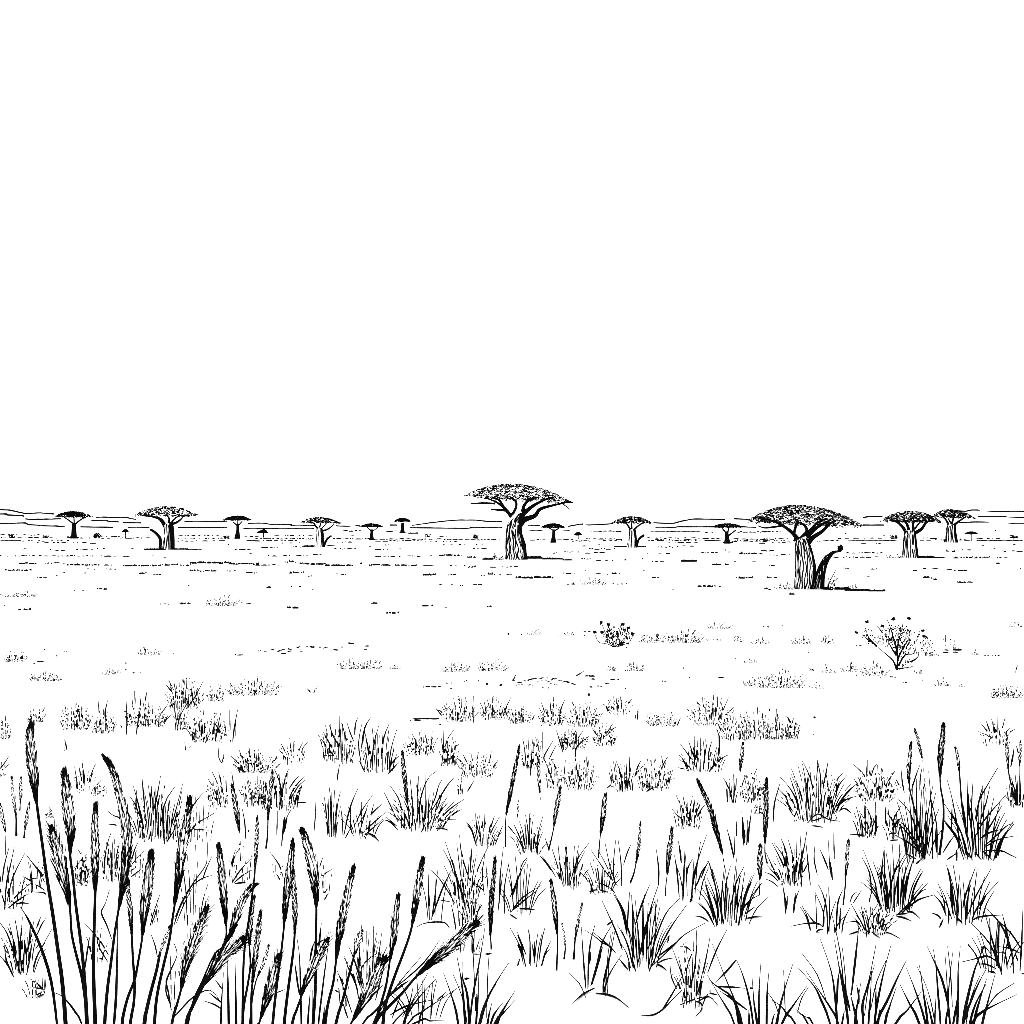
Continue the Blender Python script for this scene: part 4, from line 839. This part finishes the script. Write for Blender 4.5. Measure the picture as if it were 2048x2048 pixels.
near('D4', 'tall-bladed tuft with bent leaves to its right, right of centre', (725, 1225, 480, -20), 32, '845,392 830,250 740,0; 800,330 785,170 725,50; 870,320 875,150 895,-25; 922,430 915,340 882,160; 897,290 895,0; 922,440 945,250 1022,10; 945,320 960,190 1060,15; 972,465 975,330 1010,150 1065,45; 1013,415 1025,290 1050,170 1092,60; 785,390 795,330; 985,490 1090,390 1170,310 1217,290; 1060,440 1150,370 1265,335; 1065,460 1110,465 1162,510; 985,495 1040,505 1098,530; 990,480 1075,468; 910,460 900,410; 1020,480 1090,400', 3.5)
near('D4', 'dense upright tuft under the long right seed head', (55, 365, 275, -60), 34, '188,200 150,60 75,-50; 178,200 130,80 62,-50; 190,160 160,0 125,-88; 232,245 215,60 175,-92; 242,240 240,-65; 282,275 275,120 300,-20 322,-150; 345,265 325,80 312,-60; 115,235 60,120 15,20; 105,235 60,190 0,165; 105,272 60,235 10,215; 398,185 375,70 380,-35; 135,240 20,112; 290,200 270,-110', 3.4)
near('D4', 'pair of dark lance leaves below the dense upright tuft', (140, 265, 475, 245), 0, '162,475 158,380 138,248; 222,470 232,380 264,295; 165,440 175,340; 226,440 235,320', 4.6)
near('D4', 'small V of leaves left of the dark short seed head', (415, 530, 240, -130), 0, '515,235 490,140 478,-75; 480,150 450,70 418,0; 525,70 520,-130; 510,210 495,90', 3.6)

near('C4', 'broad leaning tuft with a fan of left and right blades', (60, 695, 845, 400), 70, '230,790 250,700 200,590 122,500; 292,720 270,610 205,440; 320,690 322,550 325,500; 380,650 345,500 287,380; 420,630 420,500 398,373; 430,600 460,470 477,375; 490,680 475,560 460,450; 520,745 490,640; 530,660 560,560 620,485; 540,640 545,520 590,470; 540,720 620,610 705,540; 548,715 610,665 692,640; 185,720 165,650 95,575; 70,835 80,690 122,540; 235,720 165,600; 325,842 400,775 480,815 565,828; 360,860 440,872; 650,768 600,732 560,752; 350,830 480,790', 2.9)
mid('C4', 'spiky dense tuft behind the broad leaning one on its right', (655, 1012, 685, 400), 66, '745,490 720,455 665,405; 765,500 770,372; 800,490 820,430 852,395; 790,680 760,590 715,525; 880,675 840,580 790,515; 870,640 820,530; 890,640 905,550 850,470; 905,560 960,475 985,450; 1015,580 975,505; 760,665 720,625 672,600; 940,540 960,600', 2.7)
near('C4', 'upright tuft with a flat left leaf under the spiky dense one', (640, 875, 962, 680), 16, '772,925 730,850; 795,925 770,850 710,755; 812,910 790,780 755,715; 832,940 828,800 830,685; 750,937 700,928 640,925; 840,910 838,780', 3.1)
near('C4', 'tuft of crossing bent leaves left of the tallest right stalk', (880, 1035, 975, 720), 20, '905,720 905,840 950,915; 955,890 985,840 1032,795; 955,860 975,790 1017,715; 990,875 940,800 910,755; 930,922 1015,915; 940,970 1000,965', 2.9)
near('C4', 'large splayed tuft at the right with blades falling left', (965, 1320, 1150, 455), 24, '1185,1100 1120,960 1040,850 970,810; 1190,1090 1150,960 1090,770 1000,665; 1165,1060 1070,915 980,820; 1180,1075 1080,990 975,930; 1195,1110 1205,980 1200,800 1195,643; 1255,1110 1252,800 1225,455; 1288,1100 1285,860 1240,650; 1280,1060 1270,850; 1045,615 1030,530 1022,448; 1095,600 1125,500 1158,412; 1160,605 1165,500 1177,428; 1180,600 1200,530; 1135,1110 1060,1070; 1130,1145 1170,1110', 3.5)
near('C4', 'largest right-hand tuft, blades sweeping far to the right', (1325, 1885, 1125, 600), 50, '1440,1045 1452,950 1405,680 1362,515; 1470,920 1420,820 1340,695; 1512,920 1512,700 1510,490; 1545,930 1545,720 1557,500; 1500,860 1480,700; 1570,820 1600,680 1650,580 1745,420; 1600,850 1650,690 1680,560; 1580,830 1600,680 1632,548; 1570,945 1630,830 1720,720 1800,632; 1625,955 1690,850 1770,710; 1600,962 1680,910 1780,885; 1635,1015 1720,940 1800,865 1852,842; 1640,1025 1740,965 1880,935; 1645,1045 1760,1045 1830,1075 1880,1100; 1570,1055 1615,1112; 1620,1040 1695,1112; 1430,1040 1432,1120; 1362,1112 1440,1060; 1395,900 1400,700; 1330,1065 1380,985 1420,930; 1515,1060 1542,1102; 1530,820 1520,620', 3.5)
mid('C4', 'tuft cut by the right edge under the bent-headed stalk', (1790, 1945, 728, 480), 8, '1880,712 1865,600 1835,500; 1888,712 1880,600 1868,480; 1912,690 1905,490; 1885,705 1850,690 1795,645; 1835,425 1850,350 1858,290; 1890,320 1878,265; 1900,710 1915,680', 2.9)

# ================================================================== SHRUBS AND LOW MOUNDS
def shrub(sh, label, base, stems, heads, spray, nspray, hr, sw=2.4):
    rnd = random.Random(int(base[0] * 7))
    bx, by = px(sh, *base)
    Z = depth(by)
    ppm = Z / FOC
    g = ground(bx, by)
    root = root_at('flowering_shrub', g, label, 'shrub', 'flowering shrubs on the plain')
    def loc(x, y, dz=0.0):
        p = at(*px(sh, x, y), Z)
        return Vector((p.x - g.x, dz, p.z))
    w = abs(max(h[0] for h in heads) - min(h[0] for h in heads)) * S * ppm
    mb = MB()
    for s in stems:
        v = [float(q) for q in s.replace(',', ' ').split()]
        P = smooth_line([(v[i], v[i + 1]) for i in range(0, len(v), 2)])
        dz = (rnd.random() - .5) * w * .5
        mb.tube([loc(x, y, dz * i / len(P)) for i, (x, y) in enumerate(P)], [max(sw * ppm * (1 - 1.15 * i / len(P)) * .75, .85 * ppm) for i in range(len(P))], 4, 0)
    mb.build('branches', [M_DARK], root)
    mb = MB()
    for x0, x1, y0, y1, n in spray:
        for i in range(int(n * 1.3)):
            a = rnd.random() * 6.283
            rr = math.sqrt(rnd.random())
            x, y = (x0 + x1) / 2 + (x1 - x0) / 2 * rr * math.cos(a), (y0 + y1) / 2 + (y1 - y0) / 2 * rr * math.sin(a)
            p = loc(x, y, (rnd.random() - .5) * w * .5)
            d = Vector(((x - base[0]) / 300 + rnd.random() - .5, rnd.random() - .5, .5 + rnd.random() * .5)).normalized() * 3.0 * ppm
            mb.spindle(p - d, p + d, 1.7 * ppm, 0, .8, .5)
    mb.build('leaves', [M_LEAF], root)
    for x, y in heads:
        mb = MB()
        c = loc(x, y, (rnd.random() - .5) * w * .4)
        for i in range(14):
            d = Vector((rnd.random() - .5, rnd.random() - .5, rnd.random() * .7 - .1)).normalized() * hr * ppm
            mb.spindle(c - d * .5, c + d, hr * ppm * .42, 0, 1, .6)
        mb.build('flower_head', [M_SEED], root)

shrub('B3', 'round budding shrub right of centre, black buds on its upper edge', (780, 240),
      ['772,258 768,200 750,150 732,80', '776,240 800,170 833,72', '772,250 735,190 683,66', '770,235 720,215 665,205 640,165 627,130', '780,235 850,180 880,105', '785,240 860,215 895,185 918,148'],
      [(680, 62), (732, 78), (833, 69), (880, 100), (627, 130), (683, 135), (918, 146), (822, 214)],
      [(690, 900, 80, 225, 110), (800, 885, 190, 250, 12), (720, 820, 90, 190, 30)], 0, 5.6, 1.6)
shrub('B4', 'large branching shrub at the right, flower heads above two dark forking stems', (985, 410),
      ['990,410 985,340 980,250 975,150 985,80', '985,400 960,340 900,285 840,235 795,200', '840,235 790,170 775,100', '985,300 940,240 900,170 880,130', '880,130 870,85', '980,290 1010,200 1045,100 1060,40', '985,250 960,120 940,40', '1000,380 1060,300 1140,290 1165,200 1200,130', '995,330 1040,250 1090,190 1120,200', '1090,350 1150,310 1160,220', '795,200 730,150', '1000,400 1080,385'],
      [(776, 55), (720, 142), (878, 84), (940, 25), (1060, 24), (1200, 124), (1200, 165)],
      [(760, 830, 110, 220, 26), (870, 950, 90, 240, 46), (940, 1060, 70, 260, 78), (1040, 1100, 75, 140, 16), (1000, 1120, 180, 300, 50), (1130, 1230, 150, 300, 40), (1000, 1110, 300, 420, 16)], 0, 5.2, 3.2)

def mound(sh, label, box, n, twigs):
    rnd = random.Random(int(box[0] + 50))
    x0, x1, yb, yt = box
    X, Y = px(sh, (x0 + x1) / 2, yb)
    Z = depth(Y)
    ppm = Z / FOC
    g = ground(X, Y)
    mb = MB()
    hw, hh = (x1 - x0) / 2 * S * ppm, (yb - yt) * S * ppm
    rings, segs = 4, 16                     # the low body of the mound
    for r in range(rings + 1):
        for s in range(segs):
            a, f = 2 * math.pi * s / segs, r / rings
            mb.v.append(g + Vector((hw * f * math.cos(a), hh * (1.2 * f * math.sin(a) + .3), hh * .55 * (1 - f * f) - (.02 if r == rings else 0))))
    for r in range(rings):
        for s in range(segs):
            s2 = (s + 1) % segs
            mb.f.append((r * segs + s, (r + 1) * segs + s, (r + 1) * segs + s2, r * segs + s2))
            mb.m.append(1)
    for i in range(int(n * 1.5)):
        a, f = rnd.random() * 6.283, math.sqrt(rnd.random())
        p = g + Vector((hw * f * math.cos(a), hh * (1.2 * f * math.sin(a) + .3), hh * .62 * (1 - f * f) + .8 * ppm))
        d = Vector((1, rnd.random() - .5, (rnd.random() - .5) * .3)).normalized() * (2 + 3 * rnd.random()) * ppm
        mb.spindle(p - d, p + d, 1.3 * ppm, 0, .9, .5)
    for P in parse(sh, twigs):
        blade(mb, P, 3.0, rnd, .1)
    o = mb.build('twig_mound', [M_GRASS, M_SAND], None, g)
    tag(o, label, 'mound', 'low mounds of flattened dry stalks')
mound('B2', 'long flat mound of dry stalks left of centre, above the wide low tuft', (160, 640, 275, 215), 44, '455,262 490,240')
mound('B3', 'flat mound of dry stalks with one twig sticking up, at the centre', (10, 500, 530, 440), 66, '485,455 515,438 548,418; 20,495 45,440; 205,485 240,475')

# ================================================================== SEED-HEADED STALKS
TALL = 'tall seed-headed stalks at the lower left'
MIDS = 'shorter seed-headed stalks over the foreground'
def big(sh, label, head, stem, w, **k):
    k['sw'] = k.get('sw', 4.0) * 1.22
    stalk(sh, label, head, stem, w, group=TALL, **k)
def lesser(sh, label, head, stem, w, **k):
    stalk(sh, label, head, stem, w, group=MIDS, **k)

# sheet D rows are 1040 units below sheet C rows
big('D1', 'tallest stalk of all at the left, long thick head and left-leaning stem', '228,-962 222,-820 235,-660 255,-480 272,-335', '272,-335 318,0 350,230 390,480 430,760 460,980 485,1293', 84, sw=6.0, dens=1.25)
big('D1', 'stalk right of the tallest one with a long upright head', '470,-612 490,-480 505,-280 522,-100 520,50', '520,50 540,200 560,400 600,700 625,950 645,1293', 84, sw=5.4, dens=1.25)
big('D1', 'low left stalk with a head leaning up left against its neighbour', '375,-190 410,-60 450,120 490,300 518,430', '518,430 530,620 565,780 605,940 632,1120 640,1293', 92, sw=5.0, awn=.3)
big('D1', 'stalk with a dead straight vertical stem, head fully upright', '712,-360 705,-200 705,0 708,180 705,335', '705,335 697,600 692,900 705,1293', 66, sw=6.0, dens=1.1)
big('D1', 'stalk with a very long head curving over to the left at its tip', '755,-715 830,-600 890,-400 930,-200 940,-40 920,200 900,340 878,450', '878,450 850,620 822,840 795,1040 775,1293', 76, sw=5.4, dens=1.6)
big('D1', 'stalk with a slim dark head low between two thicker heads', '950,200 955,330 968,460 978,650', '978,650 985,800 998,1000 990,1150 965,1293', 42, sw=5.0)
big('D1', 'stalk with a thick pale-flecked head at the centre of the left group', '1125,-10 1110,150 1085,350 1065,520 1055,650', '1055,650 1025,830 1000,960 950,1090 920,1200 905,1293', 84, sw=5.2, dens=1.2)
big('D1', 'stalk with the long right-tilted head right of the pale-flecked one', '1412,-410 1385,-200 1350,0 1325,200 1295,415', '1295,415 1280,510 1255,680 1215,850 1165,1080 1145,1293', 74, sw=5.2, dens=1.35)
big('D1', 'bare-topped stalk with a small narrow head inside the left group', '1262,555 1230,650 1195,740 1180,800', '1180,800 1160,900 1120,1050 1085,1200 1070,1293', 26, sw=6.4, dens=.8)
big('D1', 'stalk with a feathery wide-awned head leaning right', '1548,405 1500,520 1450,650 1400,790 1365,920 1342,1045', '1342,1045 1310,1160 1275,1293', 74, sw=5.0, awn=1.0)
big('D1', 'stalk with an upright head leaning slightly left above the drooping pair', '1620,-60 1635,60 1655,280 1668,430 1680,570', '1680,570 1672,680 1600,850 1500,1030 1420,1190 1380,1293', 62, sw=4.6, dens=1.1)
big('D1', 'stalk with a big drooping head bent over to the right', '1920,245 1850,300 1780,420 1740,540 1675,700', '1675,700 1590,780 1500,980 1440,1110 1395,1293', 66, sw=3.6, dens=1.2)
big('D1', 'stalk with the lower feathery head slanting to the right', '1830,640 1740,730 1640,810 1560,930 1490,1030', '1490,1030 1450,1110 1400,1220 1380,1293', 92, sw=5.0, awn=.6, dens=1.2)
big('D1', 'stalk with a dark thin head rising behind the drooping one', '1912,-260 1905,-60 1900,60 1893,150', '1893,150 1885,240 1850,500 1810,800 1800,1293', 34, sw=4.0)
big('D1', 'stalk with a slim upright head beneath the drooping one', '1890,330 1868,450 1858,600 1852,725', '1852,725 1860,850 1840,1000 1812,1150 1800,1293', 46, sw=4.4)
big('D1', 'stalk with a ragged upright head just right of the drooping pair', '1938,440 1920,600 1895,800 1872,1010', '1872,1010 1866,1100 1865,1293', 50, sw=4.6)
big('D2', 'stalk with a black-tipped head, first of two side by side at centre left', '282,-90 268,60 245,250 225,430 214,570', '214,570 190,790 160,1010 130,1293', 64, sw=4.8, dens=1.25)
big('D2', 'stalk with a narrow head, second of two side by side at centre left', '282,130 290,300 298,480 292,650', '292,650 280,780 250,1000 215,1293', 44, sw=5.2, dens=1.1)
big('D2', 'stalk with a head tilted left over a thick straight stem', '338,-170 380,-60 420,100 445,280 455,440', '455,440 450,700 447,1050 430,1293', 78, sw=5.2, dens=1.2)
big('D2', 'stalk with the longest right-leaning head at the centre left', '740,100 700,260 660,450 625,640 600,835', '600,835 580,990 545,1130 520,1293', 70, sw=5.2, dens=1.2)
big('D2', 'stalk with a small pointed head between two long right-leaning ones', '800,590 770,660 735,790', '735,790 700,920 650,1120 600,1293', 54, sw=5.0)
big('D2', 'stalk with a slim upright head at the right of the small pointed one', '1068,315 1050,450 1030,640 1000,835', '1000,835 975,1000 940,1130 895,1293', 60, sw=4.8, dens=1.1)
big('D2', 'stalk with a tall pointed head, rightmost upright one of the left group', '1250,45 1222,200 1195,380 1165,570', '1165,570 1120,720 1030,960 970,1150 950,1293', 64, sw=5.4, dens=1.2)
big('D2', 'stalk bending far to the right under a long diagonal head', '1670,530 1560,620 1440,730 1330,820 1200,940', '1200,940 1090,1070 980,1180 890,1293', 76, sw=5.6, awn=.55, dens=1.5)
big('D2', 'low feathery head standing upright at the bottom left', '180,765 150,880 110,1020 70,1160 35,1270', '35,1270 28,1293 20,1330', 74, sw=5.0, awn=.35, dens=1.1)
big('D2', 'feathery head leaning right against the straight centre stem', '552,648 480,780 420,900 370,1010 340,1100', '340,1100 305,1200 275,1293', 64, sw=5.0, awn=.5)
big('D2', 'lowest feathery head, leaning right at the bottom centre', '980,780 900,920 840,1060 780,1170 715,1285', '715,1285 705,1310 690,1350', 84, sw=4.6, awn=.7)
big('D2', 'thin dark leaf-like head at the left of the upright low one', '105,690 80,790 50,870 15,950', '15,950 0,1000 -20,1100 -40,1293', 30, sw=3.0, dens=.7)

lesser('C1', 'short dark head at the left edge, cut by it', '0,690 15,790 30,860 36,915', '36,915 38,960 40,1080', 28, sw=1.6, dens=.7)
lesser('C1', 'thin spear head left of the tallest stalk, taller of two', '85,487 92,600 108,720 118,800', '118,800 120,870 120,935', 28, sw=4.0, dens=.7)
lesser('C1', 'small narrow head next to the tallest head on its left', '154,492 152,570 152,640 148,700', '148,700 147,720 146,745', 24, sw=2.6, dens=.8)
lesser('C1', 'slanting dark head left of the tallest stem', '218,680 205,760 192,840 182,900', '182,900 178,925 176,950', 26, sw=3.2, dens=.8)
lesser('C1', 'slim head leaning left, between the spiky tuft and the centre left tufts', '1720,545 1740,650 1760,780 1780,915', '1780,915 1782,960 1785,1000', 44, sw=1.8, dens=1.0)
lesser('C2', 'thin spindle head in front of the tangled tuft at centre left', '130,440 118,560 103,680 95,830', '95,830 92,930 80,1030', 30, sw=3.6, dens=.9)
lesser('C2', 'dark upright head beside the big splayed centre tuft', '1095,298 1102,420 1118,560 1135,705', '1135,705 1140,770 1150,880', 36, sw=2.6, dens=1.1)
lesser('C2', 'long spear head with a thin upright stem at the centre', '1962,255 1950,350 1920,500 1890,660 1865,790', '1865,790 1862,900 1862,1020', 34, sw=2.8, dens=1.2)
lesser('C3', 'short dark head under the stippled tuft right of the spear head', '212,360 212,440 216,520 222,625', '222,625 223,640 224,665', 26, sw=2, dens=.8)
lesser('C3', 'very small dark head right of the long spear head', '66,665 60,710 54,800', '54,800 53,815 52,850', 18, sw=1.8, dens=.6)
lesser('C3', 'leaning head right of the small dark ones, thin stem to lower left', '375,560 362,650 340,760 325,875', '325,875 310,950 287,1045', 38, sw=3.2, dens=1.1)
lesser('C3', 'upright head with a black tip and thin stem, at right of centre', '718,612 700,690 690,790 672,935', '672,935 665,1000 658,1100', 46, sw=2.8, dens=1.0)
lesser('C3', 'narrow head curving gently, above the largest leafy bottom tuft', '970,822 965,930 955,1030 935,1150', '935,1150 920,1220 895,1285', 26, sw=3.6, dens=1.1)
lesser('C3', 'upright stippled head left of the strong right-leaning blade', '1205,865 1195,970 1180,1080 1168,1230', '1168,1230 1160,1300 1155,1385', 42, sw=2.6, dens=1.1)
lesser('C3', 'longest leaning head on the right, tipped to the left', '1388,502 1430,600 1485,720 1530,880 1580,1072', '1580,1072 1582,1090 1590,1130', 44, sw=2, dens=1.6)
lesser('C3', 'small dark head standing over the V-shaped tuft', '1736,238 1728,300 1718,380 1710,465', '1710,465 1710,500 1710,520', 32, sw=1.8, dens=.9)
lesser('C4', 'tall upright head at the left of the broad leaning tuft', '22,498 18,650 14,820 8,1000', '8,1000 10,1080 25,1140', 42, sw=3.0, dens=1.5)
lesser('D3', 'short thick head below the longest leaning one', '1862,-48 1860,50 1858,130 1858,230', '1858,230 1855,290 1855,335', 46, sw=2.6, dens=1.0)
lesser('C4', 'left upright head in the right-hand group, thick dark tip', '1095,228 1085,340 1078,460 1082,565', '1082,565 1100,660 1145,830 1185,1000 1192,1100', 36, sw=4.0, dens=1.1)
lesser('C4', 'leftward tilted head in the right-hand group, stem hidden', '1118,135 1140,200 1160,290 1178,368', '1178,368 1190,480 1210,700 1222,1080', 26, sw=1.4, dens=1.0)
lesser('C4', 'tallest head in the right-hand group', '1338,90 1325,220 1312,360 1310,510', '1310,510 1318,600 1335,700 1333,860 1305,1080', 48, sw=4.2, dens=1.3)
lesser('C4', 'slim dark head right of the tallest one in the right-hand group', '1422,270 1440,350 1455,470', '1455,470 1465,620 1480,760 1510,940', 28, sw=4.0, dens=.9)
lesser('C4', 'slender dark head near the right edge with a bent stem', '1805,205 1808,300 1818,450', '1818,450 1840,560 1880,712', 28, sw=3.4, dens=1.1)
lesser('C4', 'small dark head nearest the right edge', '1908,225 1905,300 1900,420', '1900,420 1900,500 1902,700', 22, sw=1.4, dens=.8)
lesser('D2', 'narrow upright head in the centre, right of the dark-bladed tuft', '1785,40 1775,180 1760,330 1752,480 1750,650', '1750,650 1753,690 1755,735', 44, sw=3.4, dens=1.3)
lesser('D3', 'short stalk with a pale flecked head leaning left at the centre', '300,212 315,300 335,450 352,640', '352,640 352,760 346,898', 44, sw=3.6, dens=1.1)
lesser('D3', 'bare dark spike right of the pale flecked short head', '385,535 400,620 410,720', '410,720 408,760 402,808', 18, sw=3.6, dens=.6)
lesser('D3', 'smooth dark spike leaning right beside the pale flecked head', '540,390 520,470 500,570 482,680', '482,680 478,750 472,810', 26, sw=4.6, dens=.9)
lesser('C4', 'small head over the tuft with the flat left leaf', '632,955 622,1020 615,1130 608,1240', '608,1240 606,1300 590,1450', 34, sw=3.0, dens=1.0)

# ================================================================== LIGHT, SKY, CAMERA
SUN_EL, SUN_AZ = math.radians(45), math.radians(-35)     # bright overcast day, light from the upper left
w = bpy.data.worlds.new('World')
scene.world = w
w.use_nodes = True
nt = w.node_tree
sky = nt.nodes.new('ShaderNodeTexSky')
sky.sky_type = 'NISHITA'
sky.sun_disc = False
sky.sun_elevation = SUN_EL
sky.sun_rotation = SUN_AZ
sky.dust_density = 1.5
sky.ozone_density = 0.6
bg = nt.nodes['Background']
bg.inputs['Strength'].default_value = 0.15
cloud = nt.nodes.new('ShaderNodeHueSaturation')       # closed white cloud takes the blue out of the sky
cloud.inputs['Saturation'].default_value = 0.05
nt.links.new(sky.outputs['Color'], cloud.inputs['Color'])
nt.links.new(cloud.outputs['Color'], bg.inputs['Color'])

sun = bpy.data.lights.new('sun', 'SUN')
sun.energy = 1.0
sun.angle = math.radians(25)
sun.color = (1.0, .99, .97)
so = bpy.data.objects.new('sun', sun)
COL.objects.link(so)
d = Vector((math.sin(SUN_AZ) * math.cos(SUN_EL), math.cos(SUN_AZ) * math.cos(SUN_EL), math.sin(SUN_EL)))
so.rotation_euler = d.to_track_quat('Z', 'Y').to_euler()

cam = bpy.data.cameras.new('camera')
cam.lens = 35.0
cam.sensor_width = 36.0
cam.shift_y = (HOR - 1024.0) / 2048.0
cam.clip_start = .05
cam.clip_end = 40000
co = bpy.data.objects.new('camera', cam)
co.location = (0, 0, EYE)
co.rotation_euler = (math.radians(90), 0, 0)
COL.objects.link(co)
scene.camera = co

scene.render.engine = 'CYCLES'
scene.cycles.use_denoising = False
scene.cycles.max_bounces = 4
scene.cycles.diffuse_bounces = 3
scene.cycles.pixel_filter_type = 'BLACKMAN_HARRIS'
scene.cycles.filter_width = 0.75
scene.render.resolution_x = scene.render.resolution_y = 1024
scene.view_settings.view_transform = 'Standard'
scene.view_settings.look = 'None'
scene.view_settings.gamma = 1.0
scene.view_settings.use_curve_mapping = False
scene.view_settings.exposure = 2.35
